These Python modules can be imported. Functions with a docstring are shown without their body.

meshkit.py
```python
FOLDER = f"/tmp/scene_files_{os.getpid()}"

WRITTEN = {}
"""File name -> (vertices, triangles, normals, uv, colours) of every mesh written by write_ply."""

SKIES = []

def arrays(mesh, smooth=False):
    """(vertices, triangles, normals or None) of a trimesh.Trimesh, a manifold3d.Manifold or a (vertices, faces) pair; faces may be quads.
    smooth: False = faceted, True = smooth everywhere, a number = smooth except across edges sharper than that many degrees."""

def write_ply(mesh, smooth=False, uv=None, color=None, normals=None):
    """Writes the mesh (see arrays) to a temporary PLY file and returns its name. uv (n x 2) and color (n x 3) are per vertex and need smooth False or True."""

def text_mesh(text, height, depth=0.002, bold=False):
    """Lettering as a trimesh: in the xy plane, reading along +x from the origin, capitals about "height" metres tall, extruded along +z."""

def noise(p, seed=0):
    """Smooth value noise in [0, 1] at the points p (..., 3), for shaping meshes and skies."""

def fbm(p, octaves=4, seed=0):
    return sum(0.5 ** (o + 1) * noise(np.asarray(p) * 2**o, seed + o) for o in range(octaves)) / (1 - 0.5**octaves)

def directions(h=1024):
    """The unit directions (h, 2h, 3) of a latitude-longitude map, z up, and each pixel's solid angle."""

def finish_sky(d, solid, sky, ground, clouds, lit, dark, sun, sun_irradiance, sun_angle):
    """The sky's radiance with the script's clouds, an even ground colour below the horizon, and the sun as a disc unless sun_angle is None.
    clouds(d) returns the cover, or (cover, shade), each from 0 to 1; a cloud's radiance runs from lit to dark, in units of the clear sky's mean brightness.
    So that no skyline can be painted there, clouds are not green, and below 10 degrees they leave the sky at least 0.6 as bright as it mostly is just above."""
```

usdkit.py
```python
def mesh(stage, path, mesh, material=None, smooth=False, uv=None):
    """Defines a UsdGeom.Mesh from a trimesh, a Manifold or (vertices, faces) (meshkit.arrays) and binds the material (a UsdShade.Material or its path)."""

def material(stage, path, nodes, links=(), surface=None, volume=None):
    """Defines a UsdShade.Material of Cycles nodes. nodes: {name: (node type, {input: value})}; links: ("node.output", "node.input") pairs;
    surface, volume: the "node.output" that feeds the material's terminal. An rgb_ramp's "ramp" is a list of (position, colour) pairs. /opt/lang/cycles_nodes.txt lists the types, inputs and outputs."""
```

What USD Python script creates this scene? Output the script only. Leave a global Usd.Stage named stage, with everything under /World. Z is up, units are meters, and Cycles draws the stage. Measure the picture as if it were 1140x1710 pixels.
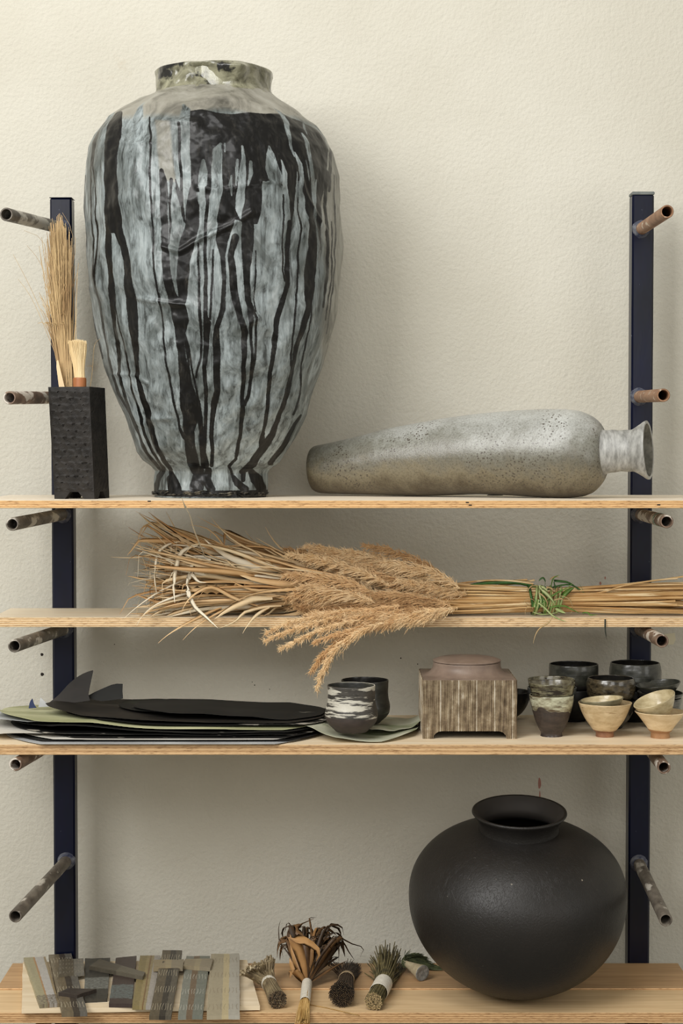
import math, numpy as np, trimesh, usdkit, meshkit
from pxr import Usd, UsdGeom, UsdLux, UsdShade, Gf, Sdf, Vt
stage = Usd.Stage.CreateInMemory()
UsdGeom.SetStageUpAxis(stage, 'Z'); UsdGeom.SetStageMetersPerUnit(stage, 1.0)
UsdGeom.Xform.Define(stage, '/World'); UsdGeom.Scope.Define(stage, '/World/Looks')
A = np.array
# ------------------------------------------------------------------ camera
F, CX, CY, TAU = 3000.0, 570.0, 855.0, math.radians(2.1)
CAM = A([0.0, -4.5, 1.70])
FW = A([0, math.cos(TAU), -math.sin(TAU)]); UP = A([0, math.sin(TAU), math.cos(TAU)])
cam = UsdGeom.Camera.Define(stage, '/World/camera')
cam.AddTranslateOp().Set(Gf.Vec3d(*CAM)); cam.AddRotateXOp().Set(90 - math.degrees(TAU))
cam.CreateHorizontalApertureAttr(24.0); cam.CreateVerticalApertureAttr(36.0)
cam.CreateFocalLengthAttr(24.0 * F / 1140); cam.CreateClippingRangeAttr(Gf.Vec2f(0.05, 100)); cam.CreateFStopAttr(0.0)
cam.CreateExposureAttr(0.09)
# ------------------------------------------------------------------ light: big soft lamps out of view, placed for their effect, and the dim room around
def rect_light(name, pos, target, w, h, power, color):
    l = UsdLux.RectLight.Define(stage, '/World/' + name)
    l.CreateWidthAttr(w); l.CreateHeightAttr(h); l.CreateIntensityAttr(power); l.CreateColorAttr(Gf.Vec3f(*color)); l.CreateNormalizeAttr(False)
    pos, target = A(pos, float), A(target, float)
    zz = pos - target; zz /= np.linalg.norm(zz); xx = np.cross([0, 0, 1], zz); xx /= np.linalg.norm(xx); yy = np.cross(zz, xx)
    m = np.eye(4); m[0, :3], m[1, :3], m[2, :3], m[3, :3] = xx, yy, zz, pos
    l.AddTransformOp().Set(Gf.Matrix4d(*m.ravel().tolist()))
    return l
rect_light('unseen_left_light', (-2.9, -4.0, 3.9), (0.1, 0.4, 1.5), 2.6, 2.6, 9.6, (1.0, 0.99, 0.972))  # out of view, placed high on the left to light shelves and wall
rect_light('unseen_overhead_light', (-0.7, -2.4, 5.0), (0.0, 0.35, 1.6), 2.2, 1.5, 6.0, (1.0, 0.99, 0.972))  # out of view overhead, placed for the highlights on vase shoulder and bottle
rect_light('unseen_front_light', (0.4, -5.6, 2.6), (0.2, 0.5, 1.3), 2.4, 1.8, 3.1, (1.0, 0.99, 0.972))  # out of view behind the camera, placed to light the reeds and soften shadows
rect_light('unseen_right_light', (3.4, -2.8, 1.7), (0.3, 0.5, 1.3), 1.6, 1.6, 1.8, (1.0, 0.98, 0.94))  # out of view, low on the right, placed to light the wall under the shelves
dome = UsdLux.DomeLight.Define(stage, '/World/room_light'); dome.CreateIntensityAttr(0.13); dome.CreateColorAttr(Gf.Vec3f(1.0, 0.94, 0.82))

# ------------------------------------------------------------------ helpers
def W(px, py, Y):
    d = FW + A([1.0, 0, 0]) * (px - CX) / F + UP * (CY - py) / F
    return CAM + d * (Y - CAM[1]) / d[1]
def HIT(px, py, z):
    d = FW + A([1.0, 0, 0]) * (px - CX) / F + UP * (CY - py) / F
    return CAM + d * (z - CAM[2]) / d[2]
def S(Y): return (Y + 4.5) / F            # metres per pixel at depth Y
def lin(r, g, b):
    c = A([r, g, b], float) / 255
    return tuple(np.where(c < .04045, c / 12.92, ((c + .055) / 1.055) ** 2.4))
used, LOC = {}, {}
def numbered(parent, name):
    k = (parent, name); used[k] = used.get(k, -1) + 1
    return name if used[k] == 0 else f'{name}_{used[k]:03d}'
def tag(p, label=None, cat=None, group=None, kind=None):
    for k, v in (('label', label), ('category', cat), ('group', group), ('kind', kind)):
        if v: p.SetCustomDataByKey(k, v)
    return p
def thing(name, label, cat, loc, group=None):
    path = '/World/' + numbered('/World', name)
    x = UsdGeom.Xform.Define(stage, path); loc = A(loc, float); x.AddTranslateOp().Set(Gf.Vec3d(*loc)); LOC[path] = loc
    tag(x.GetPrim(), label, cat, group); return path
def part(name, mesh, m, parent='/World', smooth=30, label=None, kind=None, cat=None, group=None, primvars=None, normals=None):
    path = parent + '/' + numbered(parent, name)
    loc = LOC.get(parent, np.zeros(3)); LOC[path] = loc
    if hasattr(mesh, 'to_mesh'):
        mm = mesh.to_mesh(); v, f = mm.vert_properties[:, :3], mm.tri_verts
    elif isinstance(mesh, (tuple, list)): v, f = mesh
    else: v, f = mesh.vertices, mesh.faces
    v = A(v, float) - loc
    g = usdkit.mesh(stage, path, (v, A(f)), m, smooth=smooth)
    if primvars:
        for k, a in primvars.items():
            UsdGeom.PrimvarsAPI(g).CreatePrimvar(k, Sdf.ValueTypeNames.FloatArray, 'vertex').Set(Vt.FloatArray.FromNumpy(A(a, np.float32)))
    tag(g.GetPrim(), label, cat, group, kind); return path
def quads(nr, nc, wrap=False):
    i, j = np.meshgrid(np.arange(nr - 1), np.arange(nc if wrap else nc - 1), indexing='ij')
    j2 = (j + 1) % nc
    q = np.stack([i * nc + j, i * nc + j2, (i + 1) * nc + j2, (i + 1) * nc + j], -1).reshape(-1, 4)
    return np.vstack([q[:, [0, 1, 2]], q[:, [0, 2, 3]]])
def cat_(*ms):
    vs, fs, n = [], [], 0
    for m in ms:
        v, f = (m if isinstance(m, tuple) else (A(m.vertices), A(m.faces)))
        vs.append(v); fs.append(A(f) + n); n += len(v)
    return np.vstack(vs), np.vstack(fs)
def lathe(profile, n=72, wob=0, seed=0, freq=6, twist=None):
    """profile: (r, z) from the outer bottom centre round to the inner bottom centre; r=0 ends closed by tiny radii."""
    p = A(profile, float); th = np.linspace(0, 2 * np.pi, n, endpoint=False)
    r = np.maximum(p[:, 0], 1e-5)[:, None] * np.ones(n); z = p[:, 1][:, None] * np.ones(n)
    if wob:
        q = np.stack([np.cos(th)[None] * np.ones_like(r), np.sin(th)[None] * np.ones_like(r), z / max(p[:, 0].max(), 1e-6)], -1)
        d = (meshkit.fbm(q * freq * .35 + 7.3 * seed, 3, seed) - .5) * 2
        r = r * (1 + wob * d); z = z + wob * .35 * p[:, 0].max() * (meshkit.fbm(q * [1, 1, 0] * 1.1 + seed * 3.1, 2, seed + 5) - .5) * 2
    v = np.stack([r * np.cos(th), r * np.sin(th), z], -1).reshape(-1, 3)
    return v, quads(len(p), n, True)
def dense(profile, step):
    p = A(profile, float); out = [p[0]]
    for a, b in zip(p[:-1], p[1:]):
        k = max(1, int(np.linalg.norm(b - a) / step)); out += [a + (b - a) * t for t in np.linspace(0, 1, k + 1)[1:]]
    return A(out)
def smoothcurve(pts, n):
    p = A(pts, float); t = np.r_[0, np.cumsum(np.linalg.norm(np.diff(p, axis=0), axis=1) + 1e-9)]
    from scipy.interpolate import PchipInterpolator
    return PchipInterpolator(t / t[-1], p, axis=0)(np.linspace(0, 1, n))
def frames(P):
    """P (N,K,3) -> tangents and two normals"""
    T = np.gradient(P, axis=1); T /= np.linalg.norm(T, axis=2, keepdims=True) + 1e-12
    ref = np.where(np.abs(T[..., 2:]) < .9, A([0, 0, 1.0]), A([1.0, 0, 0]))
    a = np.cross(T, ref); a /= np.linalg.norm(a, axis=2, keepdims=True) + 1e-12
    return T, a, np.cross(T, a)
def strands(P, R, sides=3):
    P = A(P, float); N, K, _ = P.shape; R = np.broadcast_to(A(R, float), (N, K))
    _, a, b = frames(P); ang = np.arange(sides) * 2 * np.pi / sides
    v = P[:, :, None] + R[:, :, None, None] * (np.cos(ang)[:, None] * a[:, :, None] + np.sin(ang)[:, None] * b[:, :, None])
    f = quads(K, sides, True); caps = [[0, i + 1, i] for i in range(1, sides - 1)] + [[(K - 1) * sides, (K - 1) * sides + i, (K - 1) * sides + i + 1] for i in range(1, sides - 1)]
    f = np.vstack([f, caps]); F_ = (np.arange(N) * K * sides)[:, None, None] + f[None]
    return v.reshape(-1, 3), F_.reshape(-1, 3)
def blade(P, w, side, fold=.25, th=.0004):
    """a leaf: P (K,3), half widths w (K), side direction (K,3) or (3,): V-folded strip with a little thickness"""
    P = A(P, float); K = len(P); T = np.gradient(P, axis=0); T /= np.linalg.norm(T, axis=1, keepdims=True) + 1e-12
    s = np.broadcast_to(A(side, float), (K, 3)); s = s - (s * T).sum(1, keepdims=True) * T; s /= np.linalg.norm(s, axis=1, keepdims=True) + 1e-9
    n = np.cross(T, s); w = np.broadcast_to(w, (K,))[:, None]
    ring = np.stack([P - s * w + n * w * fold, P + n * th, P + s * w + n * w * fold, P - n * th], 1)
    v = ring.reshape(-1, 3); f = quads(K, 4, True)
    return v, np.vstack([f, [[0, 1, 2], [0, 2, 3]], [[4 * K - 4, 4 * K - 2, 4 * K - 3], [4 * K - 4, 4 * K - 1, 4 * K - 2]]])
def box(x0, x1, y0, y1, z0, z1, bev=.002):
    import manifold3d as m3
    b = min(bev, .45 * min(x1 - x0, y1 - y0, z1 - z0)); pts = []
    for x, sx in ((x0, 1), (x1, -1)):
        for y, sy in ((y0, 1), (y1, -1)):
            for z, sz in ((z0, 1), (z1, -1)):
                pts += [(x + sx * b, y + sy * b, z), (x + sx * b, y, z + sz * b), (x, y + sy * b, z + sz * b)]
    return m3.Manifold.hull_points(A(pts, np.float32))
def hull(pts):
    import manifold3d as m3
    return m3.Manifold.hull_points(A(pts, np.float32))
def rotmat(axis, ang): return trimesh.transformations.rotation_matrix(ang, axis)[:3, :3]
# ------------------------------------------------------------------ materials
def mat(name, nodes, links, surface='p.BSDF'): return usdkit.material(stage, '/World/Looks/' + name, nodes, links, surface=surface)
def M(name, a, b=None, scale=20, stretch=(1, 1, 1), detail=5, lo=.35, hi=.65, rough=.6, bump=.0, bscale=200, bdist=.002, bstretch=None, spec=.5, coat=0, sheen=0, c=None, cscale=60, camt=(.62, .68), distortion=0, translucent=0, space='object'):
    b = b or a
    nodes = {'tc': ('texture_coordinate', {}), 'mp': ('mapping', {'scale': stretch}), 'n': ('noise_texture', {'scale': scale, 'detail': detail, 'roughness': .6, 'distortion': distortion}),
             'r': ('rgb_ramp', {'ramp': [(lo, a), (hi, b)]}), 'p': ('principled_bsdf', {'roughness': rough, 'specular_ior_level': spec, 'coat_weight': coat, 'coat_roughness': .15, 'sheen_weight': sheen})}
    links = [('tc.object', 'mp.vector'), ('mp.vector', 'n.vector'), ('n.fac', 'r.fac')]
    col = 'r.color'
    if c is not None:
        nodes['n2'] = ('noise_texture', {'scale': cscale, 'detail': 4, 'roughness': .6}); nodes['r2'] = ('rgb_ramp', {'ramp': [(camt[0], (0, 0, 0)), (camt[1], (1, 1, 1))]}); nodes['mx'] = ('mix_color', {'b': c})
        links += [('mp.vector', 'n2.vector'), ('n2.fac', 'r2.fac'), ('r2.color', 'mx.fac'), (col, 'mx.a')]; col = 'mx.result'
    links.append((col, 'p.base_color'))
    if bump:
        nodes['bm'] = ('mapping', {'scale': bstretch or stretch}); nodes['bn'] = ('noise_texture', {'scale': bscale, 'detail': 4, 'roughness': .6}); nodes['bp'] = ('bump', {'strength': bump, 'distance': bdist})
        links += [('tc.object', 'bm.vector'), ('bm.vector', 'bn.vector'), ('bn.fac', 'bp.height'), ('bp.normal', 'p.normal')]
    if translucent:
        nodes['t'] = ('translucent_bsdf', {}); nodes['ms'] = ('mix_closure', {'fac': translucent})
        links += [(col, 't.color'), ('p.BSDF', 'ms.closure1'), ('t.BSDF', 'ms.closure2')]
        return mat(name, nodes, links, 'ms.closure')
    return mat(name, nodes, links)
def glaze(name, up, up2, low, low2, split, amp=.012, rough=.25, nscale=25, bands=0, coat=.4, bump=.15, streak=None):
    """a glazed pot: glaze colours above a wandering line at local height split, bare clay below; rings from the wheel"""
    nodes = {'tc': ('texture_coordinate', {}), 's': ('separate_xyz', {}), 'mp': ('mapping', {'scale': (1, 1, 2.2)}), 'n': ('noise_texture', {'scale': nscale, 'detail': 5, 'roughness': .65}),
             'nb': ('noise_texture', {'scale': 14, 'detail': 2}), 'ml': ('math', {'math_type': 'multiply_add', 'value2': amp * 2, 'value3': -amp}), 'ad': ('math', {'math_type': 'add'}),
             'mr': ('map_range', {'from_min': split - .0012, 'from_max': split + .0012, 'clamp': True}),
             'ru': ('rgb_ramp', {'ramp': [(.36, up), (.62, up2)]}), 'rl': ('rgb_ramp', {'ramp': [(.35, low), (.65, low2)]}), 'mx': ('mix_color', {}),
             'rr': ('map_range', {'from_min': 0, 'from_max': 1, 'to_min': .75, 'to_max': rough}),
             'm2': ('mapping', {'scale': (4, 4, 260)}), 'n3': ('noise_texture', {'scale': 1.0, 'detail': 3}), 'bp': ('bump', {'strength': bump, 'distance': .002}),
             'p': ('principled_bsdf', {'coat_roughness': .12})}
    links = [('tc.object', 's.vector'), ('tc.object', 'mp.vector'), ('mp.vector', 'n.vector'), ('tc.object', 'nb.vector'), ('nb.fac', 'ml.value1'), ('ml.value', 'ad.value1'), ('s.z', 'ad.value2'), ('ad.value', 'mr.value'),
             ('n.fac', 'ru.fac'), ('n.fac', 'rl.fac'), ('mr.result', 'mx.fac'), ('rl.color', 'mx.a'), ('ru.color', 'mx.b'), ('mr.result', 'rr.value'), ('rr.result', 'p.roughness'),
             ('tc.object', 'm2.vector'), ('m2.vector', 'n3.vector'), ('n3.fac', 'bp.height'), ('bp.normal', 'p.normal')]
    col = 'mx.result'
    if streak:                                   # horizontal brushed slip
        nodes.update({'m4': ('mapping', {'scale': (9, 9, 75)}), 'n4': ('noise_texture', {'scale': 1.0, 'detail': 5, 'roughness': .62}), 'r4': ('rgb_ramp', {'ramp': [(streak[1], (0, 0, 0)), (streak[1] + .05, (1, 1, 1))]}),
                      'mm': ('math', {'math_type': 'multiply'}), 'm5': ('mix_color', {'b': streak[0]})})
        links += [('tc.object', 'm4.vector'), ('m4.vector', 'n4.vector'), ('n4.fac', 'r4.fac'), ('r4.color', 'mm.value1'), ('mr.result', 'mm.value2'), ('mm.value', 'm5.fac'), (col, 'm5.a')]; col = 'm5.result'
    links.append((col, 'p.base_color')); nodes['p'][1]['coat_weight'] = coat
    return mat(name, nodes, links)
def plywood(name, top_a, top_b, edge_a, edge_b, T, layers):
    """birch ply: long grain on the faces, stripes of crossed veneers on the edges"""
    stops = []
    rng = np.random.default_rng(layers)
    for k in range(layers):
        c = A(edge_a) if k % 2 == 0 else A(edge_b); c = tuple(c * rng.uniform(.9, 1.1)); stops += [(k / layers + .01, c), ((k + 1) / layers - .01, c)]
    nodes = {'tc': ('texture_coordinate', {}), 's': ('separate_xyz', {}), 'mr': ('map_range', {'from_min': -T, 'from_max': 0}), 'ed': ('rgb_ramp', {'ramp': stops}),
             'mg': ('mapping', {'scale': (1.6, 26, 26)}), 'n': ('noise_texture', {'scale': 2.2, 'detail': 6, 'roughness': .6, 'distortion': .6}), 'tp': ('rgb_ramp', {'ramp': [(.35, top_a), (.65, top_b)]}),
             'me': ('mapping', {'scale': (18, 18, 160)}), 'ne': ('noise_texture', {'scale': 2.5, 'detail': 5, 'roughness': .7}), 're': ('rgb_ramp', {'ramp': [(.33, (.34, .25, .17)), (.5, (1, 1, 1)), (1, (1, 1, 1))]}), 'em': ('mix_color', {'blend_type': 'multiply', 'fac': .8}),
             'g': ('geometry', {}), 'gs': ('separate_xyz', {}), 'ab': ('math', {'math_type': 'absolute'}), 'gt': ('math', {'math_type': 'greater_than', 'value2': .8}), 'mx': ('mix_color', {}),
             'bp': ('bump', {'strength': .12, 'distance': .001}), 'p': ('principled_bsdf', {'roughness': .55, 'specular_ior_level': .35})}
    links = [('tc.object', 's.vector'), ('s.z', 'mr.value'), ('mr.result', 'ed.fac'), ('tc.object', 'mg.vector'), ('mg.vector', 'n.vector'), ('n.fac', 'tp.fac'),
             ('tc.object', 'me.vector'), ('me.vector', 'ne.vector'), ('ne.fac', 're.fac'), ('ed.color', 'em.a'), ('re.color', 'em.b'),
             ('g.true_normal', 'gs.vector'), ('gs.z', 'ab.value1'), ('ab.value', 'gt.value1'), ('gt.value', 'mx.fac'), ('em.result', 'mx.a'), ('tp.color', 'mx.b'), ('mx.result', 'p.base_color'), ('n.fac', 'bp.height'), ('bp.normal', 'p.normal')]
    return mat(name, nodes, links)

plaster = mat('plaster', {'tc': ('texture_coordinate', {}), 'n': ('noise_texture', {'scale': 1.3, 'detail': 6, 'roughness': .6}), 'r': ('rgb_ramp', {'ramp': [(.3, lin(196, 192, 178)), (.7, lin(209, 206, 194))]}),
        'ns': ('noise_texture', {'scale': 4.5, 'detail': 7, 'roughness': .7}), 'rs': ('rgb_ramp', {'ramp': [(.66, (0, 0, 0)), (.8, (.5, .5, .5))]}), 'mx': ('mix_color', {'b': lin(176, 158, 132)}),
        'n2': ('noise_texture', {'scale': 95, 'detail': 4, 'roughness': .55}), 'b': ('bump', {'strength': .5, 'distance': .006}), 'p': ('principled_bsdf', {'roughness': .9, 'specular_ior_level': .2})},
        [('tc.object', 'n.vector'), ('n.fac', 'r.fac'), ('tc.object', 'ns.vector'), ('ns.fac', 'rs.fac'), ('rs.color', 'mx.fac'), ('r.color', 'mx.a'), ('mx.result', 'p.base_color'), ('tc.object', 'n2.vector'), ('n2.fac', 'b.height'), ('b.normal', 'p.normal')])
# ------------------------------------------------------------------ the room
YW, YR = .645, .475                      # wall face; rear edge of the shelves
part('wall_back', box(-3.2, 3.2, YW, YW + .15, 0, 3.6), plaster, kind='structure', smooth=False)
WALL = '/World/wall_back'
part('floor', box(-3.2, 3.2, -5.2, YW + .15, -.1, 0), M('concrete', lin(120, 116, 108), lin(140, 136, 126), 3, rough=.8), kind='structure', smooth=False)
hole_m = M('hole_dark', lin(38, 32, 28), rough=.9)
def wall_disc(px, py, r, m, name, ry=None):
    c = W(px, py, YW); a = np.linspace(0, 2 * np.pi, 19)[:-1]; rr = 1 + .07 * np.sin(3 * a + px)
    pts = [(c[0] + r * k * math.cos(t), YW - d, c[2] + (ry or r) * k * math.sin(t)) for d in (.0006, -.002) for t, k in zip(a, rr)]
    part(name, hull(pts), m, WALL, smooth=False)
for h in ((70, 1093, .0042), (70.5, 1126, .0048), (465, 1057, .005), (191, 1076, .0014), (669, 1099, .0018), (697, 1109, .0016), (450, 1151, .0012), (425, 1144, .0016), (421, 1139, .0012)): wall_disc(*h, hole_m, 'drill_hole' if h[2] > .003 else 'speck')
pink = M('pink_stain', lin(160, 112, 100), lin(176, 130, 116), 60, rough=.9)
wall_disc(900.5, 1308, .0042, pink, 'paint_streak', .016); wall_disc(901, 1330, .0022, pink, 'paint_streak', .016); wall_disc(1002, 974, .003, pink, 'paint_streak', .0045); wall_disc(1010, 965, .002, pink, 'paint_streak', .004)
part('masking_tape', hull([tuple(W(x, y, Y)) for x, y in ((1109, 1059), (1126, 1057), (1128, 1068), (1124, 1076), (1110, 1077)) for Y in (YW - .001, YW + .001)]), M('tape', lin(214, 206, 178), rough=.7), WALL, smooth=False)
# ------------------------------------------------------------------ shelves
Z1 = HIT(570, 826.5, 0)[2]
def plane_z(py, Y): return W(570, py, Y)[2]
ZT, Z2, Z3, Z4 = plane_z(826.5, YR), plane_z(1015.5, YR), plane_z(1194, YR), plane_z(1611, YR)
def front_of(py, z): return HIT(570, py, z)[1]
XL, XR = W(16, 855, YR)[0], W(1137, 855, YR)[0]
ply_top = plywood('ply_top', lin(236, 220, 196), lin(245, 234, 214), lin(222, 184, 132), lin(196, 150, 98), .018, 7)
ply_mid = plywood('ply_mid', lin(238, 220, 192), lin(246, 234, 210), lin(232, 208, 168), lin(204, 166, 120), .026, 9)
ply_low = plywood('ply_low', lin(226, 204, 170), lin(238, 222, 194), lin(204, 170, 126), lin(178, 142, 100), .024, 5)
ply_bot = plywood('ply_bottom', lin(206, 174, 130), lin(224, 194, 150), lin(206, 170, 124), lin(170, 130, 88), .026, 9)
FT, F2, F3, F4 = front_of(836, ZT), front_of(1031, Z2), front_of(1243.5, Z3), front_of(1691, Z4)
def shelf(name, label, z, y0, y1, T, m, grp='plywood shelf boards of the rack'):
    p = thing(name, label, 'shelf', ((XL + XR) / 2, y1, z), grp)
    part('board', box(XL, XR, y0, y1, z - T, z, .0015), m, p, smooth=False); return p
s1 = shelf('shelf_board', 'topmost pale plywood shelf board carrying the tall dripped vase', ZT, FT, YR, .019, ply_top)
s2 = shelf('shelf_board', 'pale plywood shelf board under the dried reed bundle', Z2, F2, YR, .026, ply_mid)
s3 = shelf('shelf_board', 'worn plywood shelf board holding tea bowls, lidded jar and painted sheets', Z3, F3, YR, .026, ply_low)
s4 = shelf('shelf_board', 'lowest plywood shelf board under the round black pot, tiles and whisks', Z4, F4, YR, .028, ply_bot)
seam = HIT(570, 1653, Z4)[1]
rb = thing('rear_plank', 'thin darker plank lying along the back of the lowest shelf behind the whisks', 'plank', ((XL + XR) / 2, YR, Z4))
part('board', box(XL, XR, seam, YR, Z4, Z4 + .0045, .001), plywood('ply_rear', lin(176, 140, 100), lin(196, 160, 118), lin(206, 170, 126), lin(190, 150, 106), .01, 3), rb, smooth=False)
black = M('black_hole', lin(14, 13, 12), rough=.8)
for px, py, s in ((780, 839, s1), (785, 843.5, s1), (1099.5, 843, s1), (249, 837, s1)):
    c = W(px, py, FT); part('staple_slot', box(c[0] - .004, c[0] + .004, FT - .0008, FT + .004, c[2] - .0013, c[2] + .0013, .0003), black, s, smooth=False)
# ------------------------------------------------------------------ rack uprights with their pipe arms
navy = M('navy_paint', lin(5, 9, 24), lin(9, 15, 42), 9, stretch=(1, 1, .35), rough=.3, bump=.08, bscale=60, c=lin(120, 128, 142), cscale=70, camt=(.70, .72), spec=.3)
grey_cap = M('cap_grey', lin(96, 102, 100), lin(120, 124, 120), 60, rough=.6)
pipe_m = M('pipe_rust', lin(84, 62, 48), lin(134, 112, 94), 34, stretch=(1, .45, 1), rough=.55, bump=.25, bscale=150, c=lin(206, 198, 186), cscale=22, camt=(.5, .55))
pipe_m2 = M('pipe_grey', lin(70, 62, 54), lin(120, 112, 100), 34, stretch=(1, .45, 1), rough=.5, bump=.2, bscale=150, c=lin(190, 184, 172), cscale=20, camt=(.53, .6))
pipe_m3 = M('pipe_brown', lin(120, 84, 58), lin(158, 120, 90), 30, stretch=(1, .5, 1), rough=.6, bump=.3, bscale=160, c=lin(196, 180, 160), cscale=40, camt=(.6, .66))
weld_m = M('weld', lin(40, 46, 70), lin(110, 112, 118), 70, rough=.5, bump=.3, bscale=200)
def pipe(a, b, r, ri, n=28, wob=.012):
    a, b = A(a), A(b); L = np.linalg.norm(b - a); d = (b - a) / L
    prof = [(r, 0), (r, L * .25), (r, L * .5), (r, L * .75), (r, L - .0015), (r - .0012, L), (ri + .0008, L), (ri, L - .001), (ri, .05), (1e-5, .05)]
    v, f = lathe(prof, n)
    x = np.cross(d, [0, 0, 1.0]); x /= np.linalg.norm(x); y = np.cross(d, x)
    return a + v[:, :1] * x + v[:, 1:2] * y + v[:, 2:] * d, f
def ring_on(a, b, t, r0, r1, w):
    a, b = A(a), A(b); L = np.linalg.norm(b - a); d = (b - a) / L; v, f = lathe([(r0, 0), (r1, .0005), (r1, w - .0005), (r0, w)], 28); x = np.cross(d, [0, 0, 1.0]); x /= np.linalg.norm(x); y = np.cross(d, x)
    return a + d * L * t + v[:, :1] * x + v[:, 1:2] * y + v[:, 2:] * d, f
def upright(label, xl, topy, arms, side, capped):
    x0 = W(xl, 855, YR + .002)[0]; w, dep = .0600, .056; y0 = YR + .002; zt = W(xl, topy, y0)[2]
    p = thing('rack_upright', label, 'rack post', (x0 + w / 2, y0 + dep / 2, 0), 'steel uprights of the rack')
    part('post', box(x0, x0 + w, y0, y0 + dep, 0, zt, .005), navy, p)
    part('end_cap', box(x0 - .0012, x0 + w + .0012, y0 - .001, y0 + dep, zt - (.002 if capped else .001), zt + (.007 if capped else .001), .002), grey_cap if capped else navy, p)
    for k, (bx, by, ex, ey, m) in enumerate(arms):
        a = W(bx, by, y0 - .001); b = W(ex, ey, -.045)
        ar = part('arm', pipe(a, b, .0165, .0122), m, p, smooth=40)
        d = (b - a) / np.linalg.norm(b - a); rng = np.random.default_rng(k)
        v, f = lathe([(.001, -.002), (.026, -.001), (.0235, .004), (.0185, .0105), (.0166, .014)], 24, .12, k)
        x = np.cross(d, [0, 0, 1.0]); x /= np.linalg.norm(x); y = np.cross(d, x)
        if (k, side) == (2, 1): part('tape_band', ring_on(a, b, .74, .0166, .0173, .007), M('teal_tape', lin(120, 168, 150), rough=.6), ar, smooth=40, label='thin teal tape ring')
        part('weld', (a + A([0, .002, 0]) + v[:, :1] * A([1, 0, 0]) + v[:, 1:2] * A([0, 0, 1]) + v[:, 2:] * d, f[:, ::-1]), weld_m, ar, smooth=60)
    return p
upright('navy steel rack post with pipe arms, standing left of the tall vase', 86, 330,
        [(103, 381, 10.4, 358, pipe_m2), (104, 664, 15.6, 664.3, pipe_m), (104, 859, 20.3, 875.4, pipe_m2), (106, 1051, 24, 1078.7, pipe_m2), (109, 1229, 25.5, 1277, pipe_m), (110.6, 1438, 25.5, 1530, pipe_m2), (111, 1660, 46, 1744, pipe_m)], -1, False)
upright('navy steel rack post with pipe arms, standing right behind the bottle mouth', 1052.5, 324,
        [(1071, 382, 1113.5, 353.3, pipe_m3), (1067, 662.4, 1107.4, 660, pipe_m3), (1069, 859, 1113, 871, pipe_m), (1068, 1051, 1105, 1070.5, pipe_m), (1067, 1229, 1108.4, 1281.8, pipe_m), (1066.6, 1442, 1111.4, 1536.3, pipe_m2), (1066, 1660, 1112, 1743, pipe_m)], 1, True)
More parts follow.
